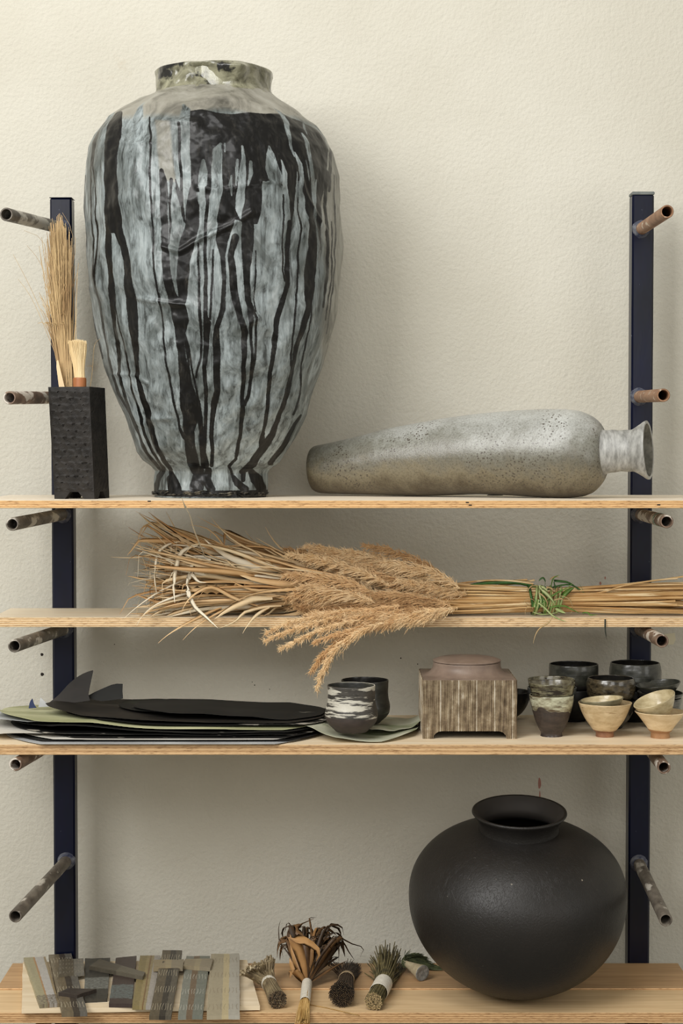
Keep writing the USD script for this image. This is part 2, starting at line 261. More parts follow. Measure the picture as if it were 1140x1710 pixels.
# ================================================================== TOP SHELF
# ------------------------------------------------------------------ the tall dripped vase
def interp(pts, y): p = A(pts, float); return np.interp(y, p[:, 0], p[:, 1])
VL = [(122, 260.5), (128, 259.5), (140, 260), (155, 260.5), (160, 260), (163, 256), (168, 244), (175, 227), (190, 203), (205, 180.5), (234, 161.6), (253, 153), (276, 147.5), (310, 145.5), (350, 145), (392, 147), (440, 148.5), (487, 151), (511, 156.5), (553, 162.5), (583, 170), (627, 181), (656, 190.5), (686, 203.5), (728, 220.5), (755, 230), (768, 240), (779, 254), (786, 259), (800, 257.5), (822, 256.5), (829.5, 258)]
VR = [(122, 457), (128, 458.5), (140, 456.5), (155, 456.5), (160, 459), (163, 462), (168, 468), (175, 477), (192, 501), (217, 530), (234, 544), (259.5, 557), (297, 566), (360.5, 570.5), (413, 571.5), (466, 568.5), (517, 563.5), (560, 554.5), (608, 542), (654, 525), (694, 512), (732, 491.5), (755, 477), (772, 465), (783, 449), (790, 445.5), (800, 446), (822, 446.5), (829.5, 444)]
VY = .295
TH = np.r_[np.linspace(-1.72, 1.72, 400), np.linspace(1.72, 2 * np.pi - 1.72, 92)[1:-1]]
def vase_grid(ys, inset=0.0, zoff=None):
    """rows at photograph heights ys -> points on the vase (before relief), plus paint coordinates"""
    l, r = interp(VL, ys), interp(VR, ys); c, R = (l + r) / 2, (r - l) / 2 - inset
    s = S(VY); zs = A([plane_z(y, VY) for y in ys]); x0 = (c - CX) * s
    sn, cs = np.sin(TH), np.cos(TH)
    px = c[:, None] + R[:, None] * sn; py = np.repeat(ys[:, None], len(TH), 1)
    v = np.stack([x0[:, None] + R[:, None] * s * sn, VY - R[:, None] * s * cs, np.repeat(zs[:, None], len(TH), 1)], -1)
    return v, px, py
def strokes_sdf(px, py, strokes):
    out = np.full(px.shape, -1e3)
    for st in strokes:
        st = A(st, float)
        for (x0, y0, w0), (x1, y1, w1) in zip(st[:-1], st[1:]):
            m = max(w0, w1) + 14
            sel = (py > min(y0, y1) - m) & (py < max(y0, y1) + m) & (px > min(x0, x1) - m) & (px < max(x0, x1) + m)
            if not sel.any(): continue
            X, Y = px[sel] - x0, py[sel] - y0; dx, dy = x1 - x0, y1 - y0; t = np.clip((X * dx + Y * dy) / (dx * dx + dy * dy + 1e-9), 0, 1)
            out[sel] = np.maximum(out[sel], w0 + (w1 - w0) * t - np.hypot(X - t * dx, Y - t * dy))
    return out
def poly_sdf(px, py, poly):
    from shapely import Polygon, points, contains_xy, distance
    P = Polygon(poly); b = P.bounds; out = np.full(px.shape, -1e3)
    sel = (px > b[0] - 12) & (px < b[2] + 12) & (py > b[1] - 12) & (py < b[3] + 12)
    x, y = px[sel], py[sel]; d = distance(P.exterior, points(x, y)); out[sel] = np.where(contains_xy(P, x, y), d, -d)
    return out
BLACK_POLY = [(334, 219), (352, 216), (375, 221), (400, 222), (425, 218), (452, 217), (478, 212), (505, 219), (528, 227), (541, 240), (548, 262), (547, 320), (541, 350), (539, 430), (519, 430), (519, 380), (512, 352), (500, 366), (489, 396), (486, 340), (476, 336), (446, 331), (446, 397), (428, 400), (405, 393), (380, 400), (371, 360), (360, 352), (338, 350), (337, 297)]
LIGHTS = [[(466, 202.6, .5), (477, 215, 3), (485, 228, 4.6), (489.5, 247, 3.8), (492.6, 266, 1.8), (498, 285, 1.2)],
 [(499, 278, .7), (505, 297, 3.8), (508, 318, 3.4), (507, 340, 3.4), (509.5, 352, 5), (511.6, 381.6, 4.6), (514.7, 413, 5), (511.6, 445, 5.5), (511.6, 487, 5.5)],
 [(509.5, 242.6, 1), (516, 259.5, 3.8), (519, 280, 2.6), (522, 297, 2.6), (526, 318, 3), (527, 339.5, 2), (527, 360, .6)], [(513.7, 289, .5), (518, 306, 1.3), (520, 322, .6)],
 [(531.6, 318, 1.2), (529.5, 360, 2), (531.6, 402.6, 3), (533.7, 434, 3.8), (537, 466, 5.5), (532.6, 508, 5.5)], [(509, 217, .6), (512, 228, 1.6), (516, 243, .6)],
 [(459, 274, 2), (460, 287, 6), (462, 310, 10), (466, 324, 11), (470, 331, 5)], [(456, 336, 6), (462, 350, 15), (462, 381.6, 18), (458, 413, 20), (458, 445, 20.5), (458, 487, 20.5), (460, 510, 20.5)],
 [(476.5, 295, 1), (480, 318, 4), (481, 339.5, 4), (485, 360.5, 4), (485, 392, 4.5), (483, 424, 4.5), (483, 455, 3), (482, 478, 1)],
 [(499, 310, .6), (501, 329, 1.5), (500, 360.5, 3), (501, 392, 3), (498, 424, 6), (496, 455, 6), (494, 497, 5.5)],
 [(357, 301.6, 3), (357, 318, 7), (356, 339.5, 7), (356, 350, 4.4), (357, 371, 4.2), (355, 403, 3.2), (355, 430, 3), (353.7, 466, 3), (353.7, 510, 2.5)],
 [(383, 274, 2), (379, 285, 7), (378, 318, 8.5), (378, 348, 8.7), (371.6, 381.6, 8.4), (367.4, 413, 7.4), (367.4, 445, 5.3), (365, 476, 4.6), (364, 510, 4.6)],
 [(389.5, 273, 1), (390, 287, 1)], [(408.4, 299.5, 2), (408.4, 318, 2.4), (407.4, 339.5, .8)],
 [(417, 277, 1.8), (418, 297, 3.2), (417, 318, 5), (416, 339.5, 5.8), (413.7, 360.5, 6.3), (411.6, 377, 4.6), (412.6, 392, 1)], [(429.5, 301.6, 2.5), (429.5, 318, 3.3), (425, 339.5, 1)],
 [(400, 324, 1), (399, 339.5, 3), (400.6, 358, .6)], [(401, 405, 2.5), (399, 434, 3), (396, 466, 2.5), (393.7, 510, 2.2)], [(420, 411, 2.5), (418, 440, .8)],
 [(413.7, 447, 1), (411.6, 466, 4.5), (412.6, 491, 6), (411.6, 510, 6)], [(378, 448, 1), (379, 466, 5), (380, 497, 4.6), (378, 510, 4.6)], [(432.6, 443, .6), (431.6, 487, 3.5), (430, 510, 3.5)],
 [(309, 234, 3), (313, 276, 3.5), (318, 318, 3)], [(273, 224, 1.5), (277, 266, 4), (280, 318, 4.5)], [(293, 276, .6), (299, 289, 4), (299, 318, 3), (300.5, 360, 2), (301.6, 428, 1)]]
DRIPS = [[(188, 220, 3), (182.6, 230, 5), (175, 249, 5), (172, 268, 4), (167, 310, 1.8), (166, 331, 1.3), (168, 371, 1.3), (171, 413, 1.3), (173, 455, 1.4), (176, 489, 1.5)],
 [(173, 274, 1.5), (174, 318, 1.5), (175.5, 360, 1.5), (178, 403, 1.6), (177, 455, 1.8), (176, 487, 2.5), (180.5, 517, 2.4), (183, 553, 2.2), (187, 578, 2), (195, 616, 2), (201.5, 641, 2), (214, 671, 2), (229, 700, 2), (239.5, 721, 2.3), (245, 743, 3), (260.5, 768, 3), (269, 780, 3)],
 [(212, 213, 10), (210, 240, 12), (207, 276, 11.5), (206, 318, 11.5), (208, 360, 13.5), (211, 392, 15)],
 [(204, 390, 7), (201, 405, 6), (202.5, 445, 5), (203.7, 476, 5), (205, 510, 5.5), (205, 517, 5.3), (205, 553, 4), (208, 585, 3.2), (211, 620, 3.2), (214, 641, 3), (220.5, 671, 2.8), (229, 692, 2.6), (239.5, 713, 2.5), (245, 738, 2.5), (256, 761, 2.5), (269, 782, 2.5)],
 [(209, 520, 1), (211, 532, 1), (218.5, 574, 1.5), (225, 608, 1.8), (231, 633, 2), (238.5, 671, 2.3), (248, 703, 2.5), (252, 726, 2.5), (265, 755, 3), (277.5, 782, 3.5)],
 [(217, 395, 8), (220, 410, 7), (229, 445, 6), (234, 472, 7), (237, 510, 9.3), (237, 517, 10), (240.5, 543, 9), (243.7, 574, 7), (245, 612, 4.2), (246, 633, 4), (252, 658, 4.6), (258.5, 690, 6), (265, 717, 6), (273, 742.6, 4.6), (281.5, 766, 3.8), (290, 783, 4.5)],
 [(270, 226, 1.2), (270.5, 250, 2), (273, 297, 1.6), (274, 340, 1.6), (277.5, 392, 1.6), (279.5, 445, 1.8), (283.7, 487, 1.8), (288, 532, 1.6), (291, 574, 1.6), (295, 608, 1.7), (300.5, 646, 1.8), (307, 679.5, 1.9), (315, 717, 2.2), (320.5, 732, 3)],
 [(291, 316, 4), (293, 330, 5), (295, 360, 6.5), (295.5, 392, 5.5), (296.5, 424, 5.5), (300.5, 466, 6), (305, 505, 6.5), (309, 520, 8), (316, 530, 13), (319, 548, 13), (317.5, 575, 7), (319.5, 595, 6), (322, 620, 7.5), (325, 650, 10.5), (330, 680, 14), (331, 700, 11), (328, 720, 8), (325.7, 745, 6), (330, 775, 8), (333, 785, 7)],
 [(333.5, 690, 2), (334, 740, 2.3), (337, 775, 3)], [(340, 675, 6), (343, 690, 5), (346, 720, 3.5), (347, 745, 4), (349, 775, 7)],
 [(305, 330, 3), (304.7, 365, 2.2), (304, 400, 1.6), (304, 430, 1)], [(318, 240, 2.5), (320.5, 297, 2.2), (322.6, 345, 2.5), (325.5, 385, 2.5), (326, 397, 1.2)], [(312, 330, 1), (318, 350, 3), (324, 370, 3)],
 [(340.5, 346, 5), (340.5, 373, 10), (338.5, 403, 11), (332, 428, 11), (327, 455, 10), (323.7, 487, 9), (322.6, 512, 7), (319, 530, 8)],
 [(326, 570, 1), (331, 590, 2), (335, 615, 1.8), (338, 635, 1.5), (342, 665, 2), (345, 690, 3)], [(322, 550, 2), (330, 605, 1.6), (333, 650, 2)],
 [(488, 392, 3.5), (487, 445, 4), (485.5, 490, 4), (478, 521.6, 4), (471.6, 545, 4.5), (466, 568, 4), (463, 595, 3.6), (457, 627, 3), (454.7, 654, 3), (451.6, 684, 2.7), (446, 721.6, 2.7), (444, 738, 4), (440, 760, 2)],
 [(478, 350, 1.5), (479, 424, 1.3), (480, 470, 1.5), (481, 484, 1.5)],
 [(503, 350, 1), (503, 360, 1.2), (506, 403, 1.5), (504, 445, 1.5), (501.7, 490, 1.4), (496, 543, 1.4), (490.5, 574, 1.4), (488.4, 616, 1.5)],
 [(524, 385, 6), (525, 392, 6), (524, 434, 7.4), (523, 466, 9), (521, 490, 8.5), (517, 521.6, 4.6), (506, 557, 4.2), (497, 585, 3.8), (494.7, 606, 3.4), (488.4, 633, 3.8), (481, 658, 3.8), (474.7, 681.6, 3.4), (464, 709, 3.2), (458, 726, 4.6), (445, 749, 6), (428.4, 774, 6.3), (409.5, 787, 4.2)],
 [(524, 500, 1), (519, 538, 1.2), (510.5, 585, 1.3), (506, 620.5, 1.6), (501, 658, 1.8), (490.5, 694, 1.6)], [(502, 694, 1.5), (487, 717, 3.5), (477, 738, 4.5), (466, 755, 4.3), (453.7, 774, 3.2)],
 [(425, 395, 10), (425, 425, 10), (423, 466, 6), (424, 490, 5), (426, 517, 6), (427.4, 526, 5), (428.4, 574, 2.2), (428.4, 616, 2.2), (429.5, 637, 2.6), (424, 665, 2.5), (418, 679.5, 2.5)],
 [(430.5, 521.6, 3), (436, 545, 2), (436.4, 574, 2), (432.6, 608, 2), (430.5, 637, 2)], [(437, 440, 1.3), (437, 490, 1.2), (437, 534, 1.3)],
 [(397, 366, 10), (397, 380, 10), (392.6, 395, 11), (386, 424, 9.5), (387, 450, 4), (388, 490, 3.5), (385, 532, 4), (376, 561.6, 4.5), (374.7, 585, 6), (374.7, 627, 6), (374.7, 658, 5.5), (368.4, 679.5, 5.5), (365, 700.5, 4), (362, 732, 4), (363, 753, 3.3), (360, 776, 3.5)],
 [(406, 420, 6), (401, 440, 5), (399, 450, 5), (401, 466, 5.5), (402, 490, 6), (405, 517, 6.5), (412.6, 545, 4.6), (419, 566, 5.2), (417, 595, 4.3), (416, 620.5, 3.5), (417.5, 637, 4), (414.7, 669, 3), (414.7, 690, 4), (411.6, 721.6, 3), (406, 753, 3), (403, 766, 2.2), (390.5, 778, 2.5), (396, 801.6, 2)],
 [(363, 345, 3), (363, 360, 3), (360, 403, 2.6), (359, 445, 2.6), (359, 510, 3.2), (359, 543, 3.3), (361, 553, 6), (359, 585, 4.4), (354.7, 620.5, 3.4), (356, 658, 3.4), (354.7, 690, 3), (350.5, 743, 3.2), (347.4, 770, 4)],
 [(348.4, 430, 1.5), (349, 490, 1.8), (350.5, 538, 2.5), (351.6, 574, 1.8), (349.5, 606, 1.6), (342, 637, 1.5)], [(372, 440, 1.5), (369, 490, 2), (367.4, 517, 1.8), (366, 547, 1.8)],
 [(548, 300, 3), (547, 360, 2.5), (549, 434, 2.5), (546, 480, 2), (541, 520, 1.5)], [(551, 255, 2), (553, 290, 3), (553, 330, 2)], [(560, 300, 1), (562, 380, 1.2), (559, 450, 1.2), (548, 560, 1)], [(556, 380, 1), (554, 470, 1.3), (545, 540, 1)],
 [(152, 300, 1), (151, 380, 1), (153, 440, 1), (158, 500, 1.3), (167, 560, 1.6), (178, 600, 2)], [(196, 630, 1.5), (206, 660, 2), (222, 690, 2)],
 [(262, 815, 5), (268, 795, 5), (275, 785, 4)], [(290, 800, 9), (297, 815, 12), (290, 788, 5)], [(338, 795, 9), (335, 810, 13), (340, 785, 8)], [(355, 785, 6), (352, 800, 8), (360, 815, 7)], [(396, 795, 3), (402, 805, 6), (415, 815, 6)], [(425, 788, 6), (432, 800, 9), (438, 815, 7)], [(412, 785, 4), (412, 800, 4)], [(255, 822, 5), (445, 823, 6)]]
def crease(px, py, line, w): return np.exp(-(np.maximum(0, 6 - strokes_sdf(px, py, [[(x, y, 6) for x, y in line]])) / w) ** 2)
CREASES = [([(292, 434), (320, 443), (340, 430), (362, 419), (400, 402), (430, 380)], 4.5, .008), ([(252, 513), (300, 522), (332, 525)], 4.5, .007), ([(446, 331), (470, 333), (478, 338)], 3, .005), ([(201, 628), (245, 633), (262, 645)], 3.5, .006), ([(262, 242), (300, 236), (345, 240)], 6, .006),
           ([(508, 320), (520, 350), (546, 395)], 3, .005), ([(260, 700), (300, 702)], 4, .005), ([(220, 262), (250, 270), (272, 268)], 4, .004), ([(350, 344), (385, 348), (440, 335)], 5, .004), ([(330, 205), (380, 190), (470, 208)], 8, .006), ([(225, 690), (250, 710), (290, 700)], 6, .005), ([(410, 560), (440, 545), (480, 580)], 6, .004)]
def vase_mesh(ys, relief=1.0):
    v, px, py = vase_grid(ys)
    nrm = np.stack([np.sin(TH)[None] * np.ones_like(px), -np.cos(TH)[None] * np.ones_like(px), 0 * px], -1)
    q = v * A([1, 1, .8])
    d = (meshkit.fbm(q * 7.0, 3, 4) - .5) * .040 + (meshkit.fbm(q * 21.0, 3, 9) - .5) * .015 + np.where(py < 240, (meshkit.fbm(q * 15.0, 2, 21) - .5) * .034, 0) * np.clip((240 - py) / 25, 0, 1) + (np.abs(meshkit.noise(q * 13 + 5, 3) - .5) - .2) * .018 - np.abs(meshkit.noise(q * 24 + 1, 8) - .5) * .009 + (meshkit.fbm(q * 75.0, 2, 2) - .5) * .0022
    front = np.cos(TH)[None] > 0
    for line, w, h in CREASES: d += np.where(front, crease(px, py, line, w) * h, 0)
    edge = np.clip(np.minimum(py - 118, 833 - py) / 12, .25, 1)
    v = v + nrm * (d * relief * edge)[..., None] * (.35 + .65 * np.cos(TH)[None, :, None] ** 2)
    wob = (meshkit.fbm(np.stack([px * .05, py * .035, 0 * px], -1), 3, 11) - .5)
    px2 = px + wob * 3.5
    b = poly_sdf(px2, py, BLACK_POLY); b = np.minimum(b, -strokes_sdf(px2, py, LIGHTS)); b = np.maximum(b, strokes_sdf(px2, py, DRIPS))
    grey = np.clip(poly_sdf(px, py, [(279, 232), (303, 236), (313, 334), (290, 330), (284, 280)]) / 4 + .5, 0, 1)
    top = np.clip((223 + 9 * np.exp(-((px - 300) / 40) ** 2) + 4 * np.sin(px * .06) + 12 * (meshkit.fbm(np.stack([px * .03, py * .03, 0 * px], -1), 3, 6) - .5) - py) / 10, 0, 1) * (np.clip(-strokes_sdf(px2, py, [[(205, 196, 1), (195, 210, 6), (188, 240, 8)], [(257, 196, 1), (250, 220, 8), (240, 250, 12)], LIGHTS[0], [(322, 206, 1.5), (327, 220, 8.5), (325, 250, 8)]]) / 2 + .5, 0, 1))
    top = np.maximum(top, np.where(px > 530, np.clip((px - 538 - 4 * np.sin(py * .03)) / 10, 0, 1) * .75, 0))
    return v, np.clip(b, -20, 20), np.maximum(top, grey * .8)
vase_paint = mat('vase_paint', {'a': ('attribute', {'attribute': 'paint'}), 't': ('attribute', {'attribute': 'varnish'}), 'tc': ('texture_coordinate', {}),
    'm1': ('mapping', {'scale': (60, 60, 9)}), 'n1': ('noise_texture', {'scale': 1, 'detail': 6, 'roughness': .7, 'distortion': .5}), 'm2': ('mapping', {'scale': (1, 1, .6)}), 'n2': ('noise_texture', {'scale': 9, 'detail': 6, 'roughness': .65, 'distortion': 1.2}),
    'nf': ('noise_texture', {'scale': 240, 'detail': 3}), 'ml': ('math', {'math_type': 'multiply_add', 'value2': 1.4, 'value3': -.7}), 'ad': ('math', {'math_type': 'add'}), 'mk': ('map_range', {'from_min': -.45, 'from_max': .45, 'clamp': True}),
    'rl': ('rgb_ramp', {'ramp': [(.34, lin(72, 76, 75)), (.5, lin(138, 147, 148)), (.72, lin(170, 178, 179))]}), 'rp': ('rgb_ramp', {'ramp': [(.40, lin(120, 121, 114)), (.6, (1, 1, 1))]}), 'ml2': ('mix_color', {'blend_type': 'multiply', 'fac': .75}),
    'rk': ('rgb_ramp', {'ramp': [(.5, lin(10, 10, 10)), (.62, lin(30, 29, 27)), (.75, lin(70, 67, 60))]}), 'rv': ('rgb_ramp', {'ramp': [(.33, lin(84, 82, 74)), (.5, lin(138, 135, 124)), (.7, lin(158, 156, 146))]}),
    'x1': ('mix_color', {}), 'x2': ('mix_color', {}), 'b': ('bump', {'strength': .22, 'distance': .003}), 'p': ('principled_bsdf', {'roughness': .4, 'coat_weight': .12, 'coat_roughness': .12, 'specular_ior_level': .28})},
    [('tc.object', 'm1.vector'), ('m1.vector', 'n1.vector'), ('tc.object', 'm2.vector'), ('m2.vector', 'n2.vector'), ('tc.object', 'nf.vector'), ('nf.fac', 'ml.value1'), ('ml.value', 'ad.value1'), ('a.fac', 'ad.value2'), ('ad.value', 'mk.value'),
     ('n1.fac', 'rl.fac'), ('n2.fac', 'rp.fac'), ('rl.color', 'ml2.a'), ('rp.color', 'ml2.b'), ('n1.fac', 'rk.fac'), ('n2.fac', 'rv.fac'), ('t.fac', 'x1.fac'), ('ml2.result', 'x1.a'), ('rv.color', 'x1.b'), ('mk.result', 'x2.fac'), ('x1.result', 'x2.a'), ('rk.color', 'x2.b'),
     ('x2.result', 'p.base_color'), ('n1.fac', 'b.height'), ('b.normal', 'p.normal')])
neck_m = M('vase_neck', lin(74, 72, 54), lin(150, 148, 124), 16, rough=.3, coat=.4, bump=.4, bscale=60, bdist=.004, c=lin(24, 24, 22), cscale=12, camt=(.55, .6), distortion=1.5)
vx = ((258 + 444.5) / 2 - CX) * S(VY)
vase = thing('tall_vase', 'very tall lumpy vase with black paint drips over pale blue grey', 'vase', (vx, VY, ZT))
def vpart(name, ys, m, relief, extra_top=None, extra_bottom=None, closed_first=None):
    v, b, t = vase_mesh(ys, relief)
    rows = [v[i] for i in range(len(ys))]; B = [b[i] for i in range(len(ys))]; T = [t[i] for i in range(len(ys))]
    for fn in (extra_top or []): rows.insert(0, fn(rows[0] if not extra_top or len(rows) == len(ys) else rows[0])); B.insert(0, B[0]); T.insert(0, T[0])
    for fn in (extra_bottom or []): rows.append(fn(rows[-1])); B.append(B[-1]); T.append(T[-1])
    V = np.stack(rows); n = len(TH)
    return part(name, (V.reshape(-1, 3), quads(len(V), n, True)[:, ::-1]), m, vase, smooth=True, primvars={'paint': np.concatenate(B), 'varnish': np.concatenate(T)})
vpart('body', np.r_[np.linspace(160, 172, 12), np.linspace(174, 760, 400), np.linspace(761.5, 783, 22)], vase_paint, 1.0)
def shrink(k, dz):
    def f(row): c = row.mean(0); return c + (row - c) * A([k, k, 1]) + A([0, 0, dz])
    return f
vpart('neck', np.linspace(123, 166, 40), neck_m, 1.3, extra_top=[shrink(.985, .002), shrink(.93, .001), shrink(.985, -.008), shrink(.99, -.06), shrink(1.0, -.05), shrink(.02, 0)])
fy = np.linspace(781, 829.3, 50); zb = plane_z(829.3, VY)
foot = vpart('foot', fy, vase_paint, .9, extra_bottom=[shrink(.985, ZT - zb + .0012), shrink(.02, 0)])
rng = np.random.default_rng(5)                                  # the torn, fibrous edge round the foot
fr = []
for k in range(70):
    t = rng.uniform(-1.6, 1.6); r = 94.5 * S(VY); c = A([vx + r * math.sin(t), VY - r * math.cos(t), ZT + rng.uniform(.006, .013)]); L = rng.uniform(.01, .03); d = A([math.cos(t), math.sin(t), rng.uniform(-.05, .35)]) * L
    fr.append(np.stack([c, c + d * .5 + A([math.sin(t), -math.cos(t), 0]) * .003, c + d]))
part('torn_edge', strands(A(fr), A([.0016, .0022, .0006])), M('torn_black', lin(24, 23, 21), lin(170, 160, 140), 40, lo=.5, hi=.75, rough=.4), vase)
# ------------------------------------------------------------------ the bottle lying on its side
ST = [(522, 752, 812), (524, 746, 818), (530, 742.5, 821.5), (545, 739.5, 823), (560, 736.5, 823.5), (600, 727, 825), (650, 715, 826.5), (700, 706, 828), (750, 697, 826), (800, 690, 823.5), (850, 685, 825.5), (900, 682, 829), (940, 681, 830), (965, 683, 828.5), (985, 689.5, 822), (997, 698, 812), (1004, 706, 803), (1007, 712, 797), (1008.5, 722, 787), (1008, 735, 774)]
NK = [(1000, 713, 795), (1005, 716, 793), (1012, 717, 790.5), (1025, 717, 787.5), (1040, 717.5, 786.5), (1054, 716.5, 787), (1063, 713, 789.5), (1071, 707, 795), (1077, 703, 799), (1080, 702, 799.5)]
BYAW, BX0, BY0 = math.radians(19.5), 770.0, .285
def bottle_sections(st):
    st = A(st, float); x, c, r = st[:, 0], (st[:, 1] + st[:, 2]) / 2, (st[:, 2] - st[:, 1]) / 2
    return x, c, r
Ab = A([math.cos(BYAW), -math.sin(BYAW), .055]); Ab /= np.linalg.norm(Ab); Ub = np.cross(Ab, [0, 0, 1.0]); Ub /= np.linalg.norm(Ub); Vb = np.cross(Ub, Ab)
def bottle_tube(st, n, lo, hi, nn=110):
    x, c, r = bottle_sections(st); t = np.r_[0, np.cumsum(np.hypot(np.diff(x), np.diff(r)) + .3)]; tt = np.linspace(0, t[-1], n)
    from scipy.interpolate import PchipInterpolator as PC
    x, c, r = PC(t, x)(tt), PC(t, c)(tt), PC(t, r)(tt)
    th = np.linspace(0, 2 * np.pi, nn, endpoint=False); rows = []
    for xi, ci, ri in zip(x, c, r):
        Y = BY0 - (xi - BX0) * S(BY0) * math.tan(BYAW); P = W(xi, ci, Y); R = ri * S(Y)
        rows.append(P + R * (np.cos(th)[:, None] * Ub + np.sin(th)[:, None] * Vb))
    return np.stack(rows)
rows = bottle_tube(ST, 150, 0, 0); nk = bottle_tube(NK, 50, 0, 0)
dz = ZT - rows[..., 2].min() + .0005
d = (meshkit.fbm(rows * 30, 3, 3) - .5) * .0016 + (meshkit.fbm(rows * 5, 2, 1) - .5) * .006
cen = rows.mean(1, keepdims=True); nn_ = (rows - cen) / (np.linalg.norm(rows - cen, axis=2, keepdims=True) + 1e-9); rows = rows + nn_ * d[..., None]; rows[..., 2] += ZT - rows[..., 2].min() + .0003; nk[..., 2] += dz
c0 = rows[0].mean(0)
bottle_m = mat('glaze_lit_top', {'tc': ('texture_coordinate', {}), 's': ('separate_xyz', {}), 'n': ('noise_texture', {'scale': 7, 'detail': 8, 'roughness': .72, 'distortion': .6}), 'ml': ('math', {'math_type': 'multiply_add', 'value2': .7, 'value3': -.33}), 'ad': ('math', {'math_type': 'add'}),
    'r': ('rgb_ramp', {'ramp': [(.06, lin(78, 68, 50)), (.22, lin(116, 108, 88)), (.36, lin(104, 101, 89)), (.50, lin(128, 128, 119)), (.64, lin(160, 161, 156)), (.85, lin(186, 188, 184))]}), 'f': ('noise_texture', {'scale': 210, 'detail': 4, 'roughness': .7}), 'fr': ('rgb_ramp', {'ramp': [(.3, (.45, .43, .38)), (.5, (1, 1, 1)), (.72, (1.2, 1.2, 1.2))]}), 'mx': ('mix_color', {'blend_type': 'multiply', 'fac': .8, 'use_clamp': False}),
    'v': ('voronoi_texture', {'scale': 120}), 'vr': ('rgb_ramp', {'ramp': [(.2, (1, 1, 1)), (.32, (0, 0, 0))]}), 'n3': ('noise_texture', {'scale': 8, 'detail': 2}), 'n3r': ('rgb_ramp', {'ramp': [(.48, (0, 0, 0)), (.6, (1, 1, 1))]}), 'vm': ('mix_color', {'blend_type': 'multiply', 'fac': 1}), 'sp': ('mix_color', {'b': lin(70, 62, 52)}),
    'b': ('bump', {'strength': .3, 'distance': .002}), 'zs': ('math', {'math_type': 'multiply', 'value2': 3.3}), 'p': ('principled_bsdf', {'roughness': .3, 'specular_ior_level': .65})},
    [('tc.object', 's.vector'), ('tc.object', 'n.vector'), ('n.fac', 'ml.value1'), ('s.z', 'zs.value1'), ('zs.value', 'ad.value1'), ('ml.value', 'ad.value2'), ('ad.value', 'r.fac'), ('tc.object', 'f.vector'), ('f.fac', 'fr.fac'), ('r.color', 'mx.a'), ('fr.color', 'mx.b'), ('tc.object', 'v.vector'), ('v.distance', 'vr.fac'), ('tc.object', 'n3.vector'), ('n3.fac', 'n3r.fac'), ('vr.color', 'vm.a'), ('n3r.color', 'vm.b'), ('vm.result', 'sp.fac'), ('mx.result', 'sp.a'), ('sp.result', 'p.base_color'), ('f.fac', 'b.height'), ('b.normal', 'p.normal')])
# ramp over height: real glaze tones, with overhead light painted pale on top
neckb_m = M('bottle_neck', lin(120, 120, 116), lin(172, 172, 168), 30, stretch=(3, 1, 1), rough=.4, bump=.3, bscale=160)
inner_m = M('bottle_inside', lin(60, 58, 50), lin(110, 108, 98), 40, rough=.6)
bt = thing('bottle_vase', 'grey speckled stoneware bottle lying on its side, mouth to the right', 'vase', W(BX0, 829, BY0) * A([1, 1, 0]) + A([0, 0, ZT]))
R0 = np.concatenate([[np.repeat(c0[None], 110, 0) + (rows[0] - c0) * k] for k in (.01, .5, .9)])
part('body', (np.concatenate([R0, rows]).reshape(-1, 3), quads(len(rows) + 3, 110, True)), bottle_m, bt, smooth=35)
rings = nk.copy(); cc = rings.mean(1, keepdims=True); rings = cc + (rings - cc) * (1 + .012 * np.sin(np.linspace(0, 26, len(rings))))[:, None, None]
part('neck', (rings.reshape(-1, 3), quads(len(rings), 110, True)), neckb_m, bt, smooth=50)
last = rings[-1]; lc = last.mean(0)
lip = [lc + (last - lc) * k + Ab * a for k, a in ((1, 0), (1.0, .003), (.965, .0045), (.90, .003), (.84, -.004), (.74, -.014), (.65, -.03), (.61, -.06), (.57, -.09), (.01, -.092))]
part('mouth', (np.concatenate(lip[:4]).reshape(-1, 3), quads(4, 110, True)), neckb_m, bt, smooth=50)
part('inside', (np.concatenate(lip[3:]).reshape(-1, 3), quads(7, 110, True)), inner_m, bt, smooth=50)
ch = HIT(826, 827.5, ZT)
part('bark_flake', hull([ch + A(p) for p in ((-.022, -.01, 0), (.02, -.008, 0), (.024, .012, .001), (-.004, .01, .006), (-.02, .006, .002), (.008, -.004, .005))]), M('bark', lin(34, 30, 26), rough=.8), smooth=False, label='small black flake lying under the grey bottle', cat='flake')
# ------------------------------------------------------------------ black square brush pot
def quad_surface(c00, c10, c11, c01, nu, nv):
    u, w = np.meshgrid(np.linspace(0, 1, nu), np.linspace(0, 1, nv)); u, w = u[..., None], w[..., None]
    return (1 - u) * (1 - w) * c00 + u * (1 - w) * c10 + u * w * c11 + (1 - u) * w * c01
bp_m = M('iron_black', lin(32, 30, 28), lin(46, 43, 40), 40, rough=.55, bump=.25, bscale=240, spec=.2)
yf = HIT(125, 833, ZT)[1]
def PB(px, py, Y): return W(px, py, Y)
b00, b10 = HIT(91, 833, ZT), HIT(160, 833.3, ZT); e1 = (b10 - b00); e1[2] = 0; wd = np.linalg.norm(e1); e1 /= wd
ang = math.radians(-13); e1 = A([math.cos(ang), math.sin(ang), 0]); e2 = A([-math.sin(ang), math.cos(ang), 0]); wd = .1085; H = .2865
lean = A([-.013, .004, 0])
def bpt(u, w, h, k=1.0):
    """u, w in 0..1 across the pot, h metres up"""
    ctr = b00 + e1 * wd * .5 + e2 * wd * .5
    return ctr + (e1 * (u - .5) + e2 * (w - .5)) * wd * k * (1 + .03 * h / H) + lean * h / H + A([0, 0, h - (0)])
pot = thing('brush_pot', 'black square ceramic brush pot with wave relief, holding brushes', 'pot', bpt(.5, .5, 0))
